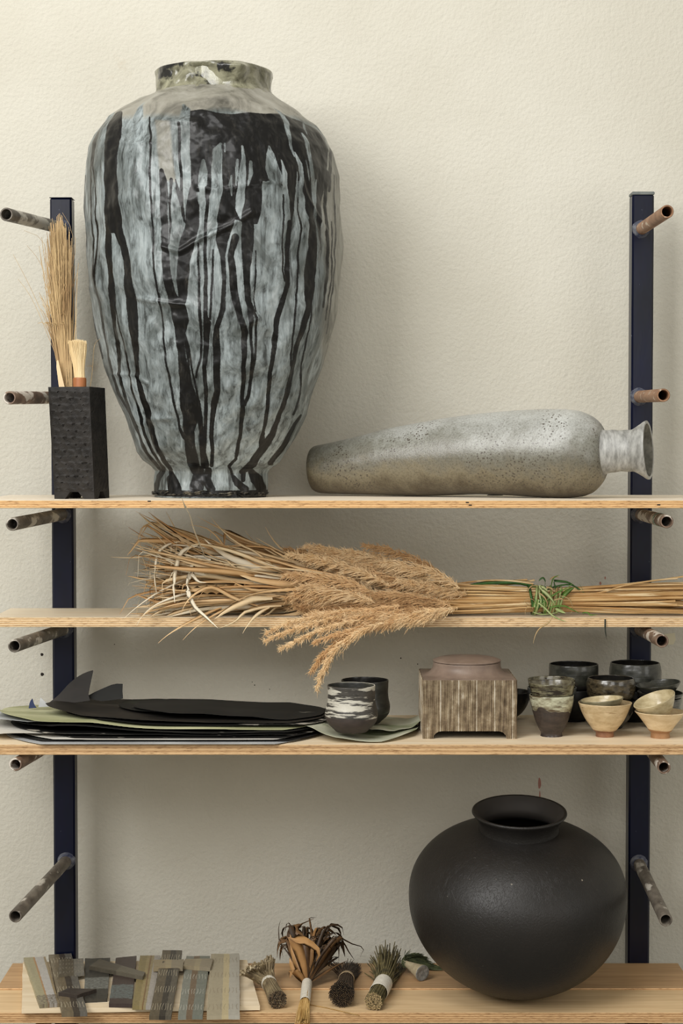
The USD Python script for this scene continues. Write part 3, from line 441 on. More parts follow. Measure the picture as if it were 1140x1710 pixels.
def scallop(u, v):
    """overlapping fish-scale waves, rows across the face: each a low dome whose upper edge stands proud"""
    out = np.zeros_like(u); n, rowh = 4.6, .058
    for r in range(19, -2, -1):
        for c in range(-1, 7):
            cx = (c + .5 * (r % 2)) / n + .03 * math.sin(r * 3 + c); cy = (r - .3) * rowh + .006 * math.sin(c * 5 + r)
            dd = np.hypot((u - cx) * n, (v - cy) / rowh * .72)
            h = np.where((dd < .60) & (v > cy - .02), .25 + dd / .6 * .75 + .10 * np.cos(dd * 34), 0)
            out = np.where(h > 0, h, out)
    return out
def pot_face(ua, ub, relief, arch=True):
    nu, nv = 56, 150; U, V = np.meshgrid(np.linspace(0, 1, nu), np.linspace(0, 1, nv)); h = .018 + V * (H - .018)
    P = np.stack([[bpt(ua[0] + (ub[0] - ua[0]) * u, ua[1] + (ub[1] - ua[1]) * u, hh) for u, hh in zip(ru, rh)] for ru, rh in zip(U, h)])
    nrm = -e2 if ua[1] == ub[1] == 0 else e1 if ua[0] == ub[0] == 1 else e2 if ua[1] == 1 and ub[1] == 1 else -e1
    ed = np.clip(np.minimum(np.minimum(U, 1 - U) * 12, np.minimum(V, 1 - V) * 25), 0, 1)
    P = P + nrm * ((scallop(U, V * (H - .018) / H) * relief + (meshkit.fbm(P * 90, 2, 1) - .5) * .0015) * ed)[..., None]
    return P.reshape(-1, 3), quads(nv, nu)
fc = [pot_face((0, 0), (1, 0), .0032), pot_face((1, 0), (1, 1), .0022), pot_face((1, 1), (0, 1), .001), pot_face((0, 1), (0, 0), .001)]
part('wall', cat_(*fc), bp_m, pot, smooth=50)
def ringbox(k0, k1, h0, h1):
    c = [(0, 0), (1, 0), (1, 1), (0, 1)]; v = [bpt(u, w, h, k) for k, h in ((k0, h0), (k0, h1), (k1, h1), (k1, h0)) for u, w in c]
    return A(v), quads(4, 4, True)
part('rim', ringbox(1.0, .86, H - .0002, H), bp_m, pot, smooth=False)
part('inside', (A([bpt(u, w, h, .86) for h in (H, .03) for u, w in ((0, 0), (1, 0), (1, 1), (0, 1))] + [bpt(.5, .5, .03)]), np.vstack([quads(2, 4, True), [[4, 5, 8], [5, 6, 8], [6, 7, 8], [7, 4, 8]]])), M('pot_inside', lin(26, 24, 22), rough=.8), pot, smooth=False)
part('base', (A([bpt(u, w, .018, 1) for u, w in ((0, 0), (1, 0), (1, 1), (0, 1))]), A([[0, 1, 2], [0, 2, 3]])), bp_m, pot, smooth=False)
for u0, w0 in ((0, 0), (1, 0), (1, 1), (0, 1)):
    su, sw = (1 if u0 == 0 else -1), (1 if w0 == 0 else -1); pts = []
    for h, a in ((0, .26), (.006, .27), (.012, .30), (.0185, .40)):
        pts += [bpt(u0, w0, h), bpt(u0 + su * a, w0, h), bpt(u0, w0 + sw * a, h), bpt(u0 + su * a, w0 + sw * .2, h), bpt(u0 + su * .2, w0 + sw * a, h)]
    part('foot', hull(pts), bp_m, pot, smooth=False)
YP = bpt(.5, .5, 0)[1]
# straw whisk standing in the pot
rng = np.random.default_rng(21); N, K = 640, 9; P = np.zeros((N, K, 3))
top_x = np.clip(rng.normal(98, 12, N), 64, 128); top_y = 352 + np.abs(rng.normal(0, 1, N)) * 95 + np.abs(top_x - 97) * 1.6; top_y = np.clip(top_y, 352, 540)
bx = np.clip(rng.normal(112, 3.5, N) + (top_x - 97) * .1, 109, 124)
for i in range(N):
    Yo = YP + np.clip(rng.normal(.015, .008), .004, .032); a, b = A([bx[i], 690]), A([top_x[i], top_y[i]]); mid = A([bx[i] - 10 + (top_x[i] - 97) * .55, 520.0])
    t = np.linspace(0, 1, K)[:, None]; q = (1 - t) ** 2 * a + 2 * t * (1 - t) * mid + t ** 2 * b; q[:, 0] += np.cumsum(rng.normal(0, .55, K)) * np.linspace(0, 1, K)
    if rng.random() < .35: q[-2:, 0] += rng.normal(0, 5); q[-1, 1] += 6
    Yd = Yo + np.maximum(t[:, 0] - .3, 0) * rng.normal(.01, .03)
    P[i] = [W(x, y, yy) for (x, y), yy in zip(q, Yd)]
straw_m = M('straw_bristle', lin(150, 118, 76), lin(206, 178, 128), 24, stretch=(1, 1, .2), rough=.6)
sw = thing('straw_whisk', 'tall whisk of loose tan straw standing upright in the black pot', 'whisk', (W(115, 690, YP)))
part('bristles', strands(P, np.linspace(.0016, .0006, K) * 1.0), straw_m, sw, kind='stuff')
loose = [[(112, 650), (85, 560), (60, 500), (22, 425)], [(110, 640), (80, 560), (48, 490), (30, 466)], [(112, 640), (90, 500), (68, 440), (45, 410)], [(110, 600), (86, 460), (70, 400), (40, 385)], [(150, 650), (154, 620), (158, 575), (168, 565)], [(154, 612), (148, 611), (144, 612)], [(128, 580), (127, 540), (129, 515)], [(120, 600), (118, 430), (122, 400), (104, 355)]]
part('loose_straw', strands(A([[W(x, y, YP + .008) for x, y in smoothcurve(l, 12)] for l in loose]), np.linspace(.0009, .0004, 12)), straw_m, sw)
# round hair brush and wooden spatula
BY = YP - .024
hb = thing('hair_brush', 'round brush with pale hair and brown wooden ferrule in the black pot', 'brush', W(133, 690, BY))
s = S(BY)
def lathe_at(px, prof, Y, n=40, wob=0, seed=0, tilt=0.0):
    """prof: (r px, y px) from bottom to top"""
    z0 = plane_z(prof[0][1], Y); v, f = lathe([(r * S(Y), plane_z(y, Y) - z0) for r, y in prof], n, wob, seed)
    return v @ rotmat([0, 1, 0], tilt).T + A([W(px, prof[0][1], Y)[0], Y, z0]), f
part('handle', lathe_at(134, [(.1, 705), (5, 704), (7, 690), (9.5, 655), (11, 651)], BY), M('brush_handle', lin(150, 96, 58), rough=.5), hb, label='wooden handle inside the pot')
part('ferrule', lathe_at(133, [(10, 654), (11, 653), (11.2, 634), (10.6, 631), (8, 630.5), (.1, 630)], BY), M('ferrule_wood', lin(150, 92, 52), lin(176, 112, 66), 30, stretch=(1, 1, .2), rough=.5), hb)
rng = np.random.default_rng(8); N, K = 700, 5; P = np.zeros((N, K, 3))
for i in range(N):
    r, t = math.sqrt(rng.random()), rng.uniform(0, 6.283); ty = 569 + rng.normal(0, 1.5) + 3 * r * r; fl = [.52, .55, .68, .88, 1.0]
    for k, y in enumerate(np.linspace(632, ty, K)):
        sway = -4 * (632 - y) / 63
        P[i, k] = W(133 + sway + r * 16.2 * fl[k] * math.cos(t) + rng.normal(0, .2), y, BY + r * 16.2 * fl[k] * math.sin(t) * s)
part('hair', strands(P, A([.0011, .0011, .001, .0008, .0003])), M('pale_hair', lin(214, 186, 134), lin(232, 210, 164), 30, stretch=(1, 1, .1), rough=.55), hb, kind='stuff')
sp = thing('wooden_spatula', 'thin pale wooden spatula leaning in the black pot behind the straw', 'spatula', W(103, 690, BY + .01))
part('blade', hull([W(x, y, BY + .012 + dY) for x, y in ((94.5, 603), (97, 601), (108.5, 649), (116, 690), (104, 690), (99, 652), (94, 612)) for dY in (0, .003)]), M('pale_wood', lin(220, 190, 146), lin(232, 208, 168), 12, stretch=(1, 1, .15), rough=.55), sp, smooth=False)
# ================================================================== SECOND SHELF: the dried reed bundle
BYC = .265                                        # depth of the bundle's middle
reed = thing('reed_bundle', 'long bundle of dried reeds with fluffy plumes and curling leaves, tied with green grass', 'dried reeds', (W(800, 1003, BYC)[0], BYC, Z2))
leaf_ms = [M(f'reed_leaf_{k}', lin(*a), lin(*b), 14, stretch=(.3, 2, 2), rough=.5, translucent=.22) for k, (a, b) in enumerate((((238, 208, 160), (250, 232, 194)), ((224, 182, 126), (242, 212, 164)), ((246, 232, 202), (252, 244, 224)), ((198, 152, 98), (226, 186, 132))))]
def pxcurve(pts, n, Y0, Y1, sag=0):
    c = smoothcurve(pts, n); Ys = np.linspace(Y0, Y1, n) + sag * np.sin(np.linspace(0, np.pi, n))
    return A([W(x, y, Y) for (x, y), Y in zip(c, Ys)])
def taper(n, w, base=.45, peak=.3):
    t = np.linspace(0, 1, n); return w * np.where(t < peak, base + (1 - base) * np.sin(t / peak * np.pi / 2), np.cos((t - peak) / (1 - peak) * np.pi / 2) ** .8 * .97 + .03)
rng = np.random.default_rng(33)
def safe(P, lo=Z2 + .002):                        # keep what lies over the board above it
    over = (P[:, 1] > F2 - .03) & (P[:, 1] < YR); P[over, 2] = np.maximum(P[over, 2], lo); return P
def clear(m):
    v, f = m; over = v[:, 1] > F2 - .028; v[over, 2] = np.maximum(v[over, 2], Z2 + .0009); return v, f
def leaf(pts, w, Y0, Y1, m, side=None, n=14, sag=0, twist=0):
    P = safe(pxcurve(pts, n, Y0, Y1, sag)); sd = A([0, .35, 1.0]) if side is None else A(side, float)
    T = np.linspace(0, twist, n)[:, None]; sd = sd * np.cos(T) + A([0, 1.0, -.3]) * np.sin(T)
    v, f = clear(blade(P, taper(n, w * S(BYC)), sd, fold=.28)); return part('leaf', (v, f), m, reed, smooth=True)
EXPL = [([(500, 948), (463, 927), (433, 910), (413, 892), (409, 886)], 3.2, 0, -.02, -.03, 2), ([(345, 935), (332, 903), (323, 880), (317, 860), (307, 842), (303, 830)], 3.6, 2, -.02, -.43, 2), ([(330, 925), (303, 900), (290, 877), (277, 854)], 3, 0, .0, .03, 1), ([(420, 940), (380, 917), (360, 893), (340, 880), (317, 877)], 3, 1, -.02, -.04, 1),
        ([(330, 912), (306, 920), (294, 945), (290, 975), (292, 1007)], 4, 2, -.06, -.12, 0), ([(352, 935), (326, 935), (320, 953), (333, 972), (345, 973)], 4, 2, -.06, -.11, 0), ([(335, 945), (318, 957), (313, 980), (323, 1010), (343, 1030), (364, 1049)], 4, 2, -.06, -.15, 0), ([(300, 905), (268, 918), (260, 935), (258, 958), (262, 993)], 2.8, 2, -.04, -.09, 0),
        ([(470, 1012), (410, 1022), (393, 1037), (364, 1049)], 2.8, 0, -.06, -.15, 0), ([(455, 1000), (430, 1000), (397, 1010), (358, 1034)], 6, 0, -.07, -.12, 0), ([(400, 1010), (340, 1037), (305, 1069)], 2.4, 1, -.06, -.16, 1), ([(370, 1015), (313, 1040), (280, 1060), (264, 1074)], 3, 1, -.06, -.17, 1), ([(450, 1015), (425, 1030), (405, 1058)], 3, 0, -.08, -.16, 1),
        ([(330, 915), (280, 903), (235, 902), (220, 918), (212, 928)], 4.5, 1, -.03, -.06, 0), ([(320, 930), (260, 925), (220, 931), (185, 930)], 2.6, 0, -.02, -.05, 1), ([(480, 925), (430, 912), (392, 911), (360, 916)], 2.6, 3, -.02, -.05, 1), ([(470, 960), (445, 935), (415, 915), (392, 909)], 3.2, 0, -.05, -.08, 1), ([(330, 960), (270, 985), (230, 1012), (200, 1040)], 2.4, 2, -.05, -.09, 1), ([(340, 985), (280, 1000), (245, 1020), (228, 1045)], 2.8, 2, -.06, -.1, 1), ([(320, 1000), (265, 1010), (226, 1042)], 2.2, 0, -.06, -.12, 1), ([(430, 1012), (395, 1000), (352, 980), (315, 1000), (302, 1025)], 4, 1, -.07, -.12, .5)]
for pts, w, k, a, b, tw in EXPL: leaf(pts, w, BYC + a, BYC + b, leaf_ms[k], twist=tw)
for k in range(275):
    bx, q = rng.uniform(440, 610), rng.normal(0, .42); q = np.clip(q, -1, 1)
    by = 975 + q * 30; L = rng.uniform(140, 350); ex = max(bx - L, 208 + rng.uniform(0, 55)); ey = 957 + q * 84 + rng.normal(0, 14) - (8 if q < 0 else -8)
    mx, my = (bx + ex) / 2, (by + ey) / 2 + rng.normal(-3, 8)
    pts = [(bx, by), (.65 * bx + .35 * ex, .5 * (by + my) + rng.normal(0, 3)), (mx * .6 + ex * .4, my), (ex, ey)]
    if rng.random() < .22: pts.append((ex + rng.normal(-8, 8), ey + rng.uniform(15, 45)))
    Y = BYC + rng.uniform(-.07, .09) * (1 - .4 * abs(q)); near = -rng.uniform(.0, .05)
    leaf(pts, rng.choice([2.2, 3.2, 4.6, 6.2, 8.0], p=[.2, .26, .27, .18, .09]) * 1.15, Y, Y + near, leaf_ms[rng.choice(4, p=[.36, .3, .17, .17])], side=(0, rng.normal(.4, .6), 1), sag=rng.normal(0, .015), twist=rng.normal(0, .9))
inner = []
for k in range(260):
    q = np.clip(rng.normal(0, .42), -1, 1); bx = rng.uniform(430, 600); by = 978 + q * 30; L = rng.uniform(120, 230); ex = max(bx - L, 262 + rng.uniform(0, 40)); ey = 968 + q * 62 + rng.normal(0, 8)
    P = safe(pxcurve([(bx, by), ((bx + ex) / 2, (by + ey) / 2 + rng.normal(-2, 6)), (ex, ey)], 8, BYC + rng.uniform(-.02, .09), BYC + rng.uniform(-.02, .08))); inner.append(clear(blade(P, taper(8, rng.uniform(2.5, 6) * S(BYC)), A([0, rng.normal(.4, .5), 1.0]), .2)))
part('inner_leaves', cat_(*inner), leaf_ms[1], reed, smooth=True, kind='stuff')
# ---- plumes
pl_ms = [M(f'plume_{k}', lin(*a), lin(*b), 40, rough=.7, sheen=.2, translucent=.25) for k, (a, b) in enumerate((((238, 204, 150), (252, 230, 188)), ((226, 186, 130), (246, 216, 168)), ((200, 156, 104), (230, 194, 142))))]
stalk_m = M('reed_stalk', lin(176, 132, 78), lin(218, 184, 130), 5, stretch=(.6, 12, 12), rough=.42, c=lin(232, 208, 164), cscale=8, camt=(.55, .62))
def plume(curve, R, n, m, seed, droop=0.0):
    """a panicle: an axis with many fine branchlets leaning to its tip, each carrying short hairs"""
    g = np.random.default_rng(seed); c = A(curve); K = len(c); tt = np.linspace(0, 1, K); T = np.gradient(c, axis=0); T /= np.linalg.norm(T, axis=1, keepdims=True)
    t = g.beta(1.2, 1.1, n) * .97; o = A([np.interp(t, tt, c[:, i]) for i in range(3)]).T; d = A([np.interp(t, tt, T[:, i]) for i in range(3)]).T
    rad = g.normal(0, 1, (n, 3)); rad -= (rad * d).sum(1, keepdims=True) * d; rad /= np.linalg.norm(rad, axis=1, keepdims=True)
    env = R * np.interp(t, [0, .12, .4, .75, 1], [.25, .8, 1, .7, .12]) * g.uniform(.35, 1.1, n)
    L = env * g.uniform(1.4, 2.6, n); k = np.linspace(0, 1, 4)[None, :, None]
    P = o[:, None] + d[:, None] * (L[:, None, None] * k) + rad[:, None] * (env[:, None, None] * np.sin(k * 1.35)) + A([0, 0, -1.0]) * (droop * L[:, None, None] * k ** 2)
    P += np.cumsum(g.normal(0, 1, (n, 4, 3)) * .0009, axis=1)
    a = strands(P, A([.0006, .0013, .0011, .0003]))
    h = n * 4; i = g.integers(0, n, h); kk = g.integers(1, 4, h); b0 = P[i, kk]; dd = P[i, 3] - P[i, 0]; dd /= np.linalg.norm(dd, axis=1, keepdims=True) + 1e-9
    b1 = b0 + (dd + g.normal(0, .6, (h, 3))) * g.uniform(.003, .010, h)[:, None]
    b = strands(np.stack([b0, (b0 + b1) / 2 + g.normal(0, .0004, (h, 3)), b1], 1), A([.0006, .0006, .0002]))
    return cat_(a, b, strands(c[None], np.linspace(.0013, .0005, K)))
rng = np.random.default_rng(77)
PL = [([(690, 985), (640, 955), (580, 930), (540, 925), (531, 910)], 13, 0, -.02), ([(660, 955), (600, 940), (540, 935), (497, 940)], 12, 0, .0), ([(730, 990), (690, 970), (650, 952), (590, 935)], 15, 0, -.02), ([(760, 1000), (710, 985), (660, 968), (610, 955)], 15, 1, -.04), ([(780, 992), (740, 985), (700, 975), (660, 968)], 12, 0, -.05),
      ([(640, 1040), (595, 1058), (560, 1085), (545, 1110), (527, 1155)], 9, 0, -.15), ([(620, 1042), (575, 1062), (545, 1088), (530, 1105), (517, 1129)], 8, 1, -.13), ([(600, 1035), (540, 1050), (500, 1068), (462, 1088)], 5, 0, -.14), ([(580, 1025), (520, 1042), (470, 1058), (438, 1072)], 5, 0, -.13), ([(590, 1015), (530, 1030), (480, 1040), (440, 1060)], 6, 0, -.12), ([(660, 1035), (620, 1050), (580, 1055), (520, 1075)], 7, 1, -.13)]
for k in range(52):
    q = rng.uniform(-1, 1); bx = rng.uniform(610, 770); by = 1000 + q * 26; L = rng.uniform(110, 190); ex = max(bx - L, 468 + rng.uniform(0, 40)); sp_ = 34 + (bx - ex) * .10
    ey = 980 + q * (sp_ + 8) + rng.normal(0, 6) - 8
    PL.append(([(bx, by), (bx * .62 + ex * .38, (by + ey) / 2 - rng.uniform(0, 8)), (ex, ey)], rng.uniform(10, 17), int(rng.choice(3, p=[.5, .35, .15]) if q < .3 else rng.choice(3, p=[.35, .35, .3])), rng.uniform(-.09, .07) * (1 - .4 * abs(q)) - .02))
for k in range(13):
    bx, by = rng.uniform(640, 770), rng.uniform(1008, 1026); ex, ey = bx - rng.uniform(110, 190), rng.uniform(1022, 1054); ex = max(ex, 486 + rng.uniform(0, 40))
    PL.append(([(bx, by), (bx * .55 + ex * .45, (by + ey) / 2 + rng.uniform(0, 6)), (ex, ey)], rng.uniform(7, 11), int(rng.choice(3, p=[.3, .4, .3])), -(BYC - F2) - rng.uniform(.035, .06)))
for k, (pts, R, m, dy) in enumerate(PL):
    P = pxcurve(pts, 18, BYC + dy, BYC + dy - (.03 if k < 11 else .01)); P = safe(P, Z2 + .012)
    part('plume', clear(plume(P, R * S(BYC), 300 if k > 10 or k < 5 else 240, pl_ms[m], 100 + k, .25)), pl_ms[m], reed, smooth=False)
# ---- stalks through the tie
rng = np.random.default_rng(12); zt0 = Z2 + .0055
for k in range(64):
    r, t = math.sqrt(rng.random()), rng.uniform(0, 2 * np.pi); u, w = r * math.cos(t), r * math.sin(t)
    yT, yL, yR = 1001 + 19 * w, 1001 + 30 * w + 2, 1002 - 4 + 30 * w; fan = rng.normal(0, 5)
    Yt, Yl, Yr = BYC + .034 * u, BYC + .06 * u, BYC + .06 * u
    pts = [(rng.uniform(600, 760), yL + rng.normal(0, 3), Yl), (790, (yL * .7 + yT * .3), Yl * .7 + Yt * .3), (905, yT, Yt), (930, yT, Yt), (1040, yT * .5 + (yR + fan) * .5, (Yt + Yr) / 2), (rng.uniform(1120, 1220), yR + fan * 1.5, Yr)]
    P = A([W(*p) for p in pts]); P[:, 2] = np.maximum(P[:, 2], zt0 + rng.uniform(0, .004)); c = smoothcurve(P, 16)
    rad = rng.choice([.0024, .0032, .0042, .0052], p=[.3, .35, .25, .1]) * np.ones(16); rad[[5, 11]] *= 1.12
    part('stalk', clear(strands(c[None], rad, 7)), stalk_m, reed, smooth=60)
for pts, w in (([(905, 1000, -.02), (1000, 990, -.03), (1050, 976, -.03), (1131, 966, -.03)], .0028), ([(905, 995, .02), (840, 985, .03), (770, 975, .03), (740, 976, .03)], .003), ([(890, 975, 0), (830, 969, 0), (745, 977, .02), (700, 985, .02)], .0026), ([(880, 968, .01), (820, 973, .01), (760, 978, .01)], .0025), ([(892, 969, .02), (830, 978, .02), (760, 985, .02)], .0028)):
    part('stalk', strands(smoothcurve([W(x, y, BYC + d) for x, y, d in pts], 16)[None], w * np.linspace(1.1, .8, 16), 7), stalk_m, reed, smooth=60)
# ---- the green tie
green = [M(f'green_grass_{k}', lin(*a), lin(*b), 30, stretch=(1, 1, .4), rough=.4, translucent=.25) for k, (a, b) in enumerate((((70, 112, 44), (128, 166, 76)), ((44, 88, 40), (84, 128, 62)), ((166, 190, 112), (206, 216, 158)), ((190, 160, 110), (216, 190, 140))))]
rng = np.random.default_rng(9)
cz = W(915, 1002, BYC)[2]
for k in range(13):                                # turns wound round the stalks
    x0 = 886 + k * 3.6 + rng.normal(0, 1); th = np.linspace(-.4, 2 * np.pi * 1.02, 26); s = S(BYC); rz, ry = (24 + rng.normal(0, 1)) * s, .043
    lean_ = rng.normal(4, 5)
    P = A([[W(x0 + lean_ * math.sin(t) + 5 * t / 6.3, 1002, BYC)[0], BYC - ry * math.cos(t), cz + rz * math.sin(t)] for t in th]); P[:, 2] = np.maximum(P[:, 2], Z2 + .0015)
    part('grass_tie', clear(blade(P, np.full(26, rng.uniform(.0018, .0038)), A([1.0, 0, 0]), fold=.1)), green[rng.choice(3, p=[.5, .25, .25]) if k < 7 else rng.choice([2, 3, 3])], reed, smooth=True)
GL = [([(905, 985), (860, 972), (815, 973), (772, 979)], 5, 1, -.0), ([(905, 990), (925, 980), (950, 976), (975, 990), (967, 975)], 1.8, 1, -.02), ([(935, 995), (925, 970), (945, 972), (968, 988)], 3, 1, -.02), ([(920, 985), (924, 966), (935, 960)], 2, 0, -.03), ([(905, 1008), (930, 990), (952, 978), (956, 972)], 2.2, 0, -.05), ([(938, 998), (950, 986), (959, 981)], 6, 0, -.04), ([(898, 1006), (908, 1014), (925, 1030), (946, 1038)], 2.6, 2, -.095), ([(900, 970), (906, 965), (910, 972), (909, 980)], 2, 1, -.03), ([(918, 1015), (940, 1012), (955, 1018), (968, 1025)], 2.2, 0, -.06), ([(972, 1024), (980, 1023), (986, 1027), (997, 1027)], 1.8, 0, -.055),
      ([(915, 1000), (912, 985), (900, 978), (930, 1012)], 3.5, 2, -.05), ([(905, 985), (920, 1000), (926, 1010)], 4, 2, -.055), ([(900, 990), (912, 1003), (914, 1013)], 2.6, 3, -.05), ([(912, 980), (922, 985), (918, 1005)], 2.6, 3, -.045), ([(925, 1002), (938, 1000), (941, 1018)], 2, 3, -.055), ([(935, 995), (952, 1003), (956, 1018), (950, 1026)], 1.3, 3, -.055), ([(928, 1015), (938, 1022), (944, 1024)], 5, 2, -.055), ([(890, 1022), (905, 1026), (920, 1025), (935, 1020)], 1.4, 2, -.06), ([(882, 1010), (875, 1003), (885, 1000), (897, 1012)], 1.0, 3, -.05), ([(876, 1026), (882, 1012), (890, 1018), (886, 1026)], 1.0, 3, -.055), ([(922, 1030), (915, 1040), (900, 1050), (893, 1062), (890, 1075)], 1.6, 3, -.125), ([(918, 968), (928, 963), (934, 965)], 1.6, 3, -.03), ([(880, 988), (890, 978), (902, 979)], 1.6, 3, -.03)]
for pts, w, k, d in GL:
    part('grass_blade', clear(blade(safe(pxcurve(pts, 12, BYC + d, BYC + d - .004)), taper(12, w * S(BYC) * .75, .7), A([0, .3, 1.0]) if len(pts) < 9 else A([1, 0, 0]), fold=.25)), green[k], reed, smooth=True)
part('hanging_blade', blade(A([W(1010, 1034, F2 - .004), W(1010, 1045, F2 - .006), W(1010.5, 1055, F2 - .006), W(1012.5, 1068, F2 - .005)]), A([.0018, .002, .0016, .0002]), A([1.0, 0, 0])), M('dark_blade', lin(40, 46, 36), rough=.6), reed, smooth=True)
# ================================================================== THIRD SHELF
# ------------------------------------------------------------------ painted sheets
SH = {}
def sheet_mat(name, a, b, c=None, ct=(.5, .53), cs=12, rough=.6, sx=.5): return M(name, lin(*a), lin(*b), 10, stretch=(sx, 1, 1), rough=rough, spec=.25, bump=.12, bscale=70, c=None if c is None else lin(*c), cscale=cs, camt=ct)
SM = {'grey': sheet_mat('sheet_grey', (150, 152, 154), (188, 190, 190)), 'black': sheet_mat('sheet_black', (16, 16, 16), (32, 31, 29), (172, 166, 154), (.59, .62), 16, .5), 'white': sheet_mat('sheet_white', (200, 196, 186), (222, 219, 210), (30, 29, 28), (.62, .65), 12), 'green': sheet_mat('sheet_green', (158, 160, 120), (206, 206, 168), (140, 146, 104), (.58, .74), 8, sx=.25), 'brown': sheet_mat('sheet_brown', (30, 28, 25), (50, 45, 40), (120, 84, 58), (.66, .74), 7, .55), 'blue': sheet_mat('sheet_blue', (28, 36, 62), (40, 52, 88)), 'char': sheet_mat('sheet_char', (22, 22, 20), (36, 36, 32), (54, 58, 46), (.55, .7), 10), 'pure': sheet_mat('sheet_pure', (24, 24, 23), (38, 37, 35), (120, 116, 106), (.68, .7), 14), 'pale': sheet_mat('sheet_pale', (176, 178, 156), (200, 200, 178), (140, 148, 112), (.52, .64), 8)}
def sheet(label, front, back, Yf, Yb, m, seed, th=.0008, nx=110, ny=22, ragged=2.0, lo=None, under='black'):
    """a sheet between a front and a back edge given as picture heights along the shelf; Yf/Yb are the depths of those edges"""
    front, back = A(front, float), A(back, float); x0, x1 = max(front[0, 0], back[0, 0]), min(front[-1, 0], back[-1, 0]); x0, x1 = front[0, 0], front[-1, 0]
    xs = np.linspace(x0, x1, nx); g = np.random.default_rng(seed)
    from scipy.interpolate import PchipInterpolator as PC
    fy_ = np.interp(xs, front[:, 0], front[:, 1]); bxs = np.interp(xs, [x0, x1], [back[0, 0], back[-1, 0]]); by_ = np.interp(bxs, back[:, 0], back[:, 1])
    rag = (meshkit.fbm(np.stack([xs * .09, 0 * xs + seed, 0 * xs], -1), 4, seed) - .5) * ragged * 3.2
    sh = np.clip(np.minimum(xs - x0, x1 - xs) / 60, 0, 1) ** .5
    top = np.zeros((ny, nx, 3))
    for j, t in enumerate(np.linspace(0, 1, ny)):
        Y0 = Yf + (1 - sh) * (Yb - Yf) * .45; Y1 = Yb - (1 - sh) * (Yb - Yf) * .35
        Y = Y0 * (1 - t) + Y1 * t; px = xs * (1 - t) + bxs * t
        zf = A([W(p, q + r, y)[2] for p, q, r, y in zip(xs, fy_, rag, Y0)]); zb_ = A([W(p, q, y)[2] for p, q, y in zip(bxs, by_, Y1)])
        z = zf * (1 - t) + zb_ * t + (meshkit.fbm(np.stack([xs * .015, 0 * xs + t * 2, 0 * xs + seed], -1), 2, seed) - .5) * .004 * math.sin(math.pi * t)
        x = A([W(p, 1200, y)[0] for p, y in zip(px, Y)]); top[j] = np.stack([x, Y, z], -1)
    over = top[..., 1] > F3 - .002; floor_ = (lo if lo is not None else Z3 + .0012); 
    from scipy.ndimage import maximum_filter
    ix = np.clip(((top[..., 0] - HF['x0']) / .003).astype(int), 0, 419); iy = np.clip(((top[..., 1] - (F3 - .1)) / .005).astype(int), 0, 159)
    need = maximum_filter(HF['h'], size=(15, 13))[ix, iy] + th + .0024
    top[..., 2] = np.maximum(top[..., 2], need)
    from scipy.ndimage import uniform_filter
    for _ in range(14): top[..., 2] = np.maximum(np.maximum(top[..., 2] * .0 + need, uniform_filter(top[..., 2], (3, 5), mode='nearest')), need)
    up = top.copy()
    from scipy.interpolate import griddata
    gx, gy = np.meshgrid(HF['x0'] + (np.arange(420) + .5) * .003, F3 - .1 + (np.arange(160) + .5) * .005, indexing='ij')
    hz = griddata(up[..., :2].reshape(-1, 2), up[..., 2].ravel(), (gx, gy), method='linear', fill_value=-9.0)
    from shapely import Polygon, contains_xy
    P_ = Polygon(np.vstack([up[0, :, :2], up[:, -1, :2], up[-1, ::-1, :2], up[::-1, 0, :2]])).buffer(.004)
    hz[~contains_xy(P_, gx, gy)] = -9.0; HF['h'] = np.maximum(HF['h'], hz)
    V = np.concatenate([top.reshape(-1, 3), (top - A([0, 0, th])).reshape(-1, 3)]); q = quads(ny, nx); n = nx * ny
    rim = list(range(nx)) + [j * nx + nx - 1 for j in range(1, ny)] + [(ny - 1) * nx + i for i in range(nx - 2, -1, -1)] + [j * nx for j in range(ny - 2, 0, -1)]
    rf = []
    for a, b in zip(rim, rim[1:] + rim[:1]): rf += [[a, a + n, b], [b, a + n, b + n]]
    p = thing('painted_sheet', label, 'sheet', V[:n].mean(0) * A([1, 1, 0]) + A([0, 0, V[:, 2].min()]), 'painted sheets stacked on the third shelf')
    part('sheet', (V, np.vstack([q, q[:, ::-1] + n, rf])), SM[m], p, smooth=35); SH[seed] = p; return p
HF = {'x0': W(-80, 1200, .5)[0], 'h': np.full((420, 160), -9.0)}
HF['h'][:, 19:] = Z3 + .0004
sheet('lowest pale grey painted sheet, its front edge drooping over the shelf edge', [(8, 1236), (30, 1239), (55, 1245), (85, 1249.5), (150, 1251), (230, 1249.5), (330, 1248), (430, 1243), (520, 1236)], [(10, 1214), (520, 1210)], F3 - .012, .38, 'grey', 1, ragged=1)
sheet('black sheet with torn edge lying second from bottom of the sheet stack', [(10, 1231), (40, 1238), (60, 1236), (100, 1240), (145, 1242), (165, 1247), (240, 1247.5), (330, 1246), (430, 1241), (530, 1233), (542, 1232)], [(10, 1210), (542, 1206)], F3 + .02, .40, 'pure', 2, lo=Z3 + .004)
sheet('cream sheet with dark ragged patches low in the stack at the left', [(28, 1226), (45, 1236), (55, 1230), (90, 1232), (150, 1236), (240, 1240), (330, 1240), (430, 1236), (520, 1231)], [(28, 1208), (520, 1204)], F3 + .02, .40, 'white', 3, lo=Z3 + .007)
sheet('black sheet with torn paper edge in the middle of the sheet stack', [(62, 1222), (95, 1230), (140, 1232), (190, 1236), (260, 1237), (340, 1236), (440, 1232), (538, 1228)], [(60, 1204), (538, 1200)], F3 + .03, .41, 'black', 4, lo=Z3 + .0105)
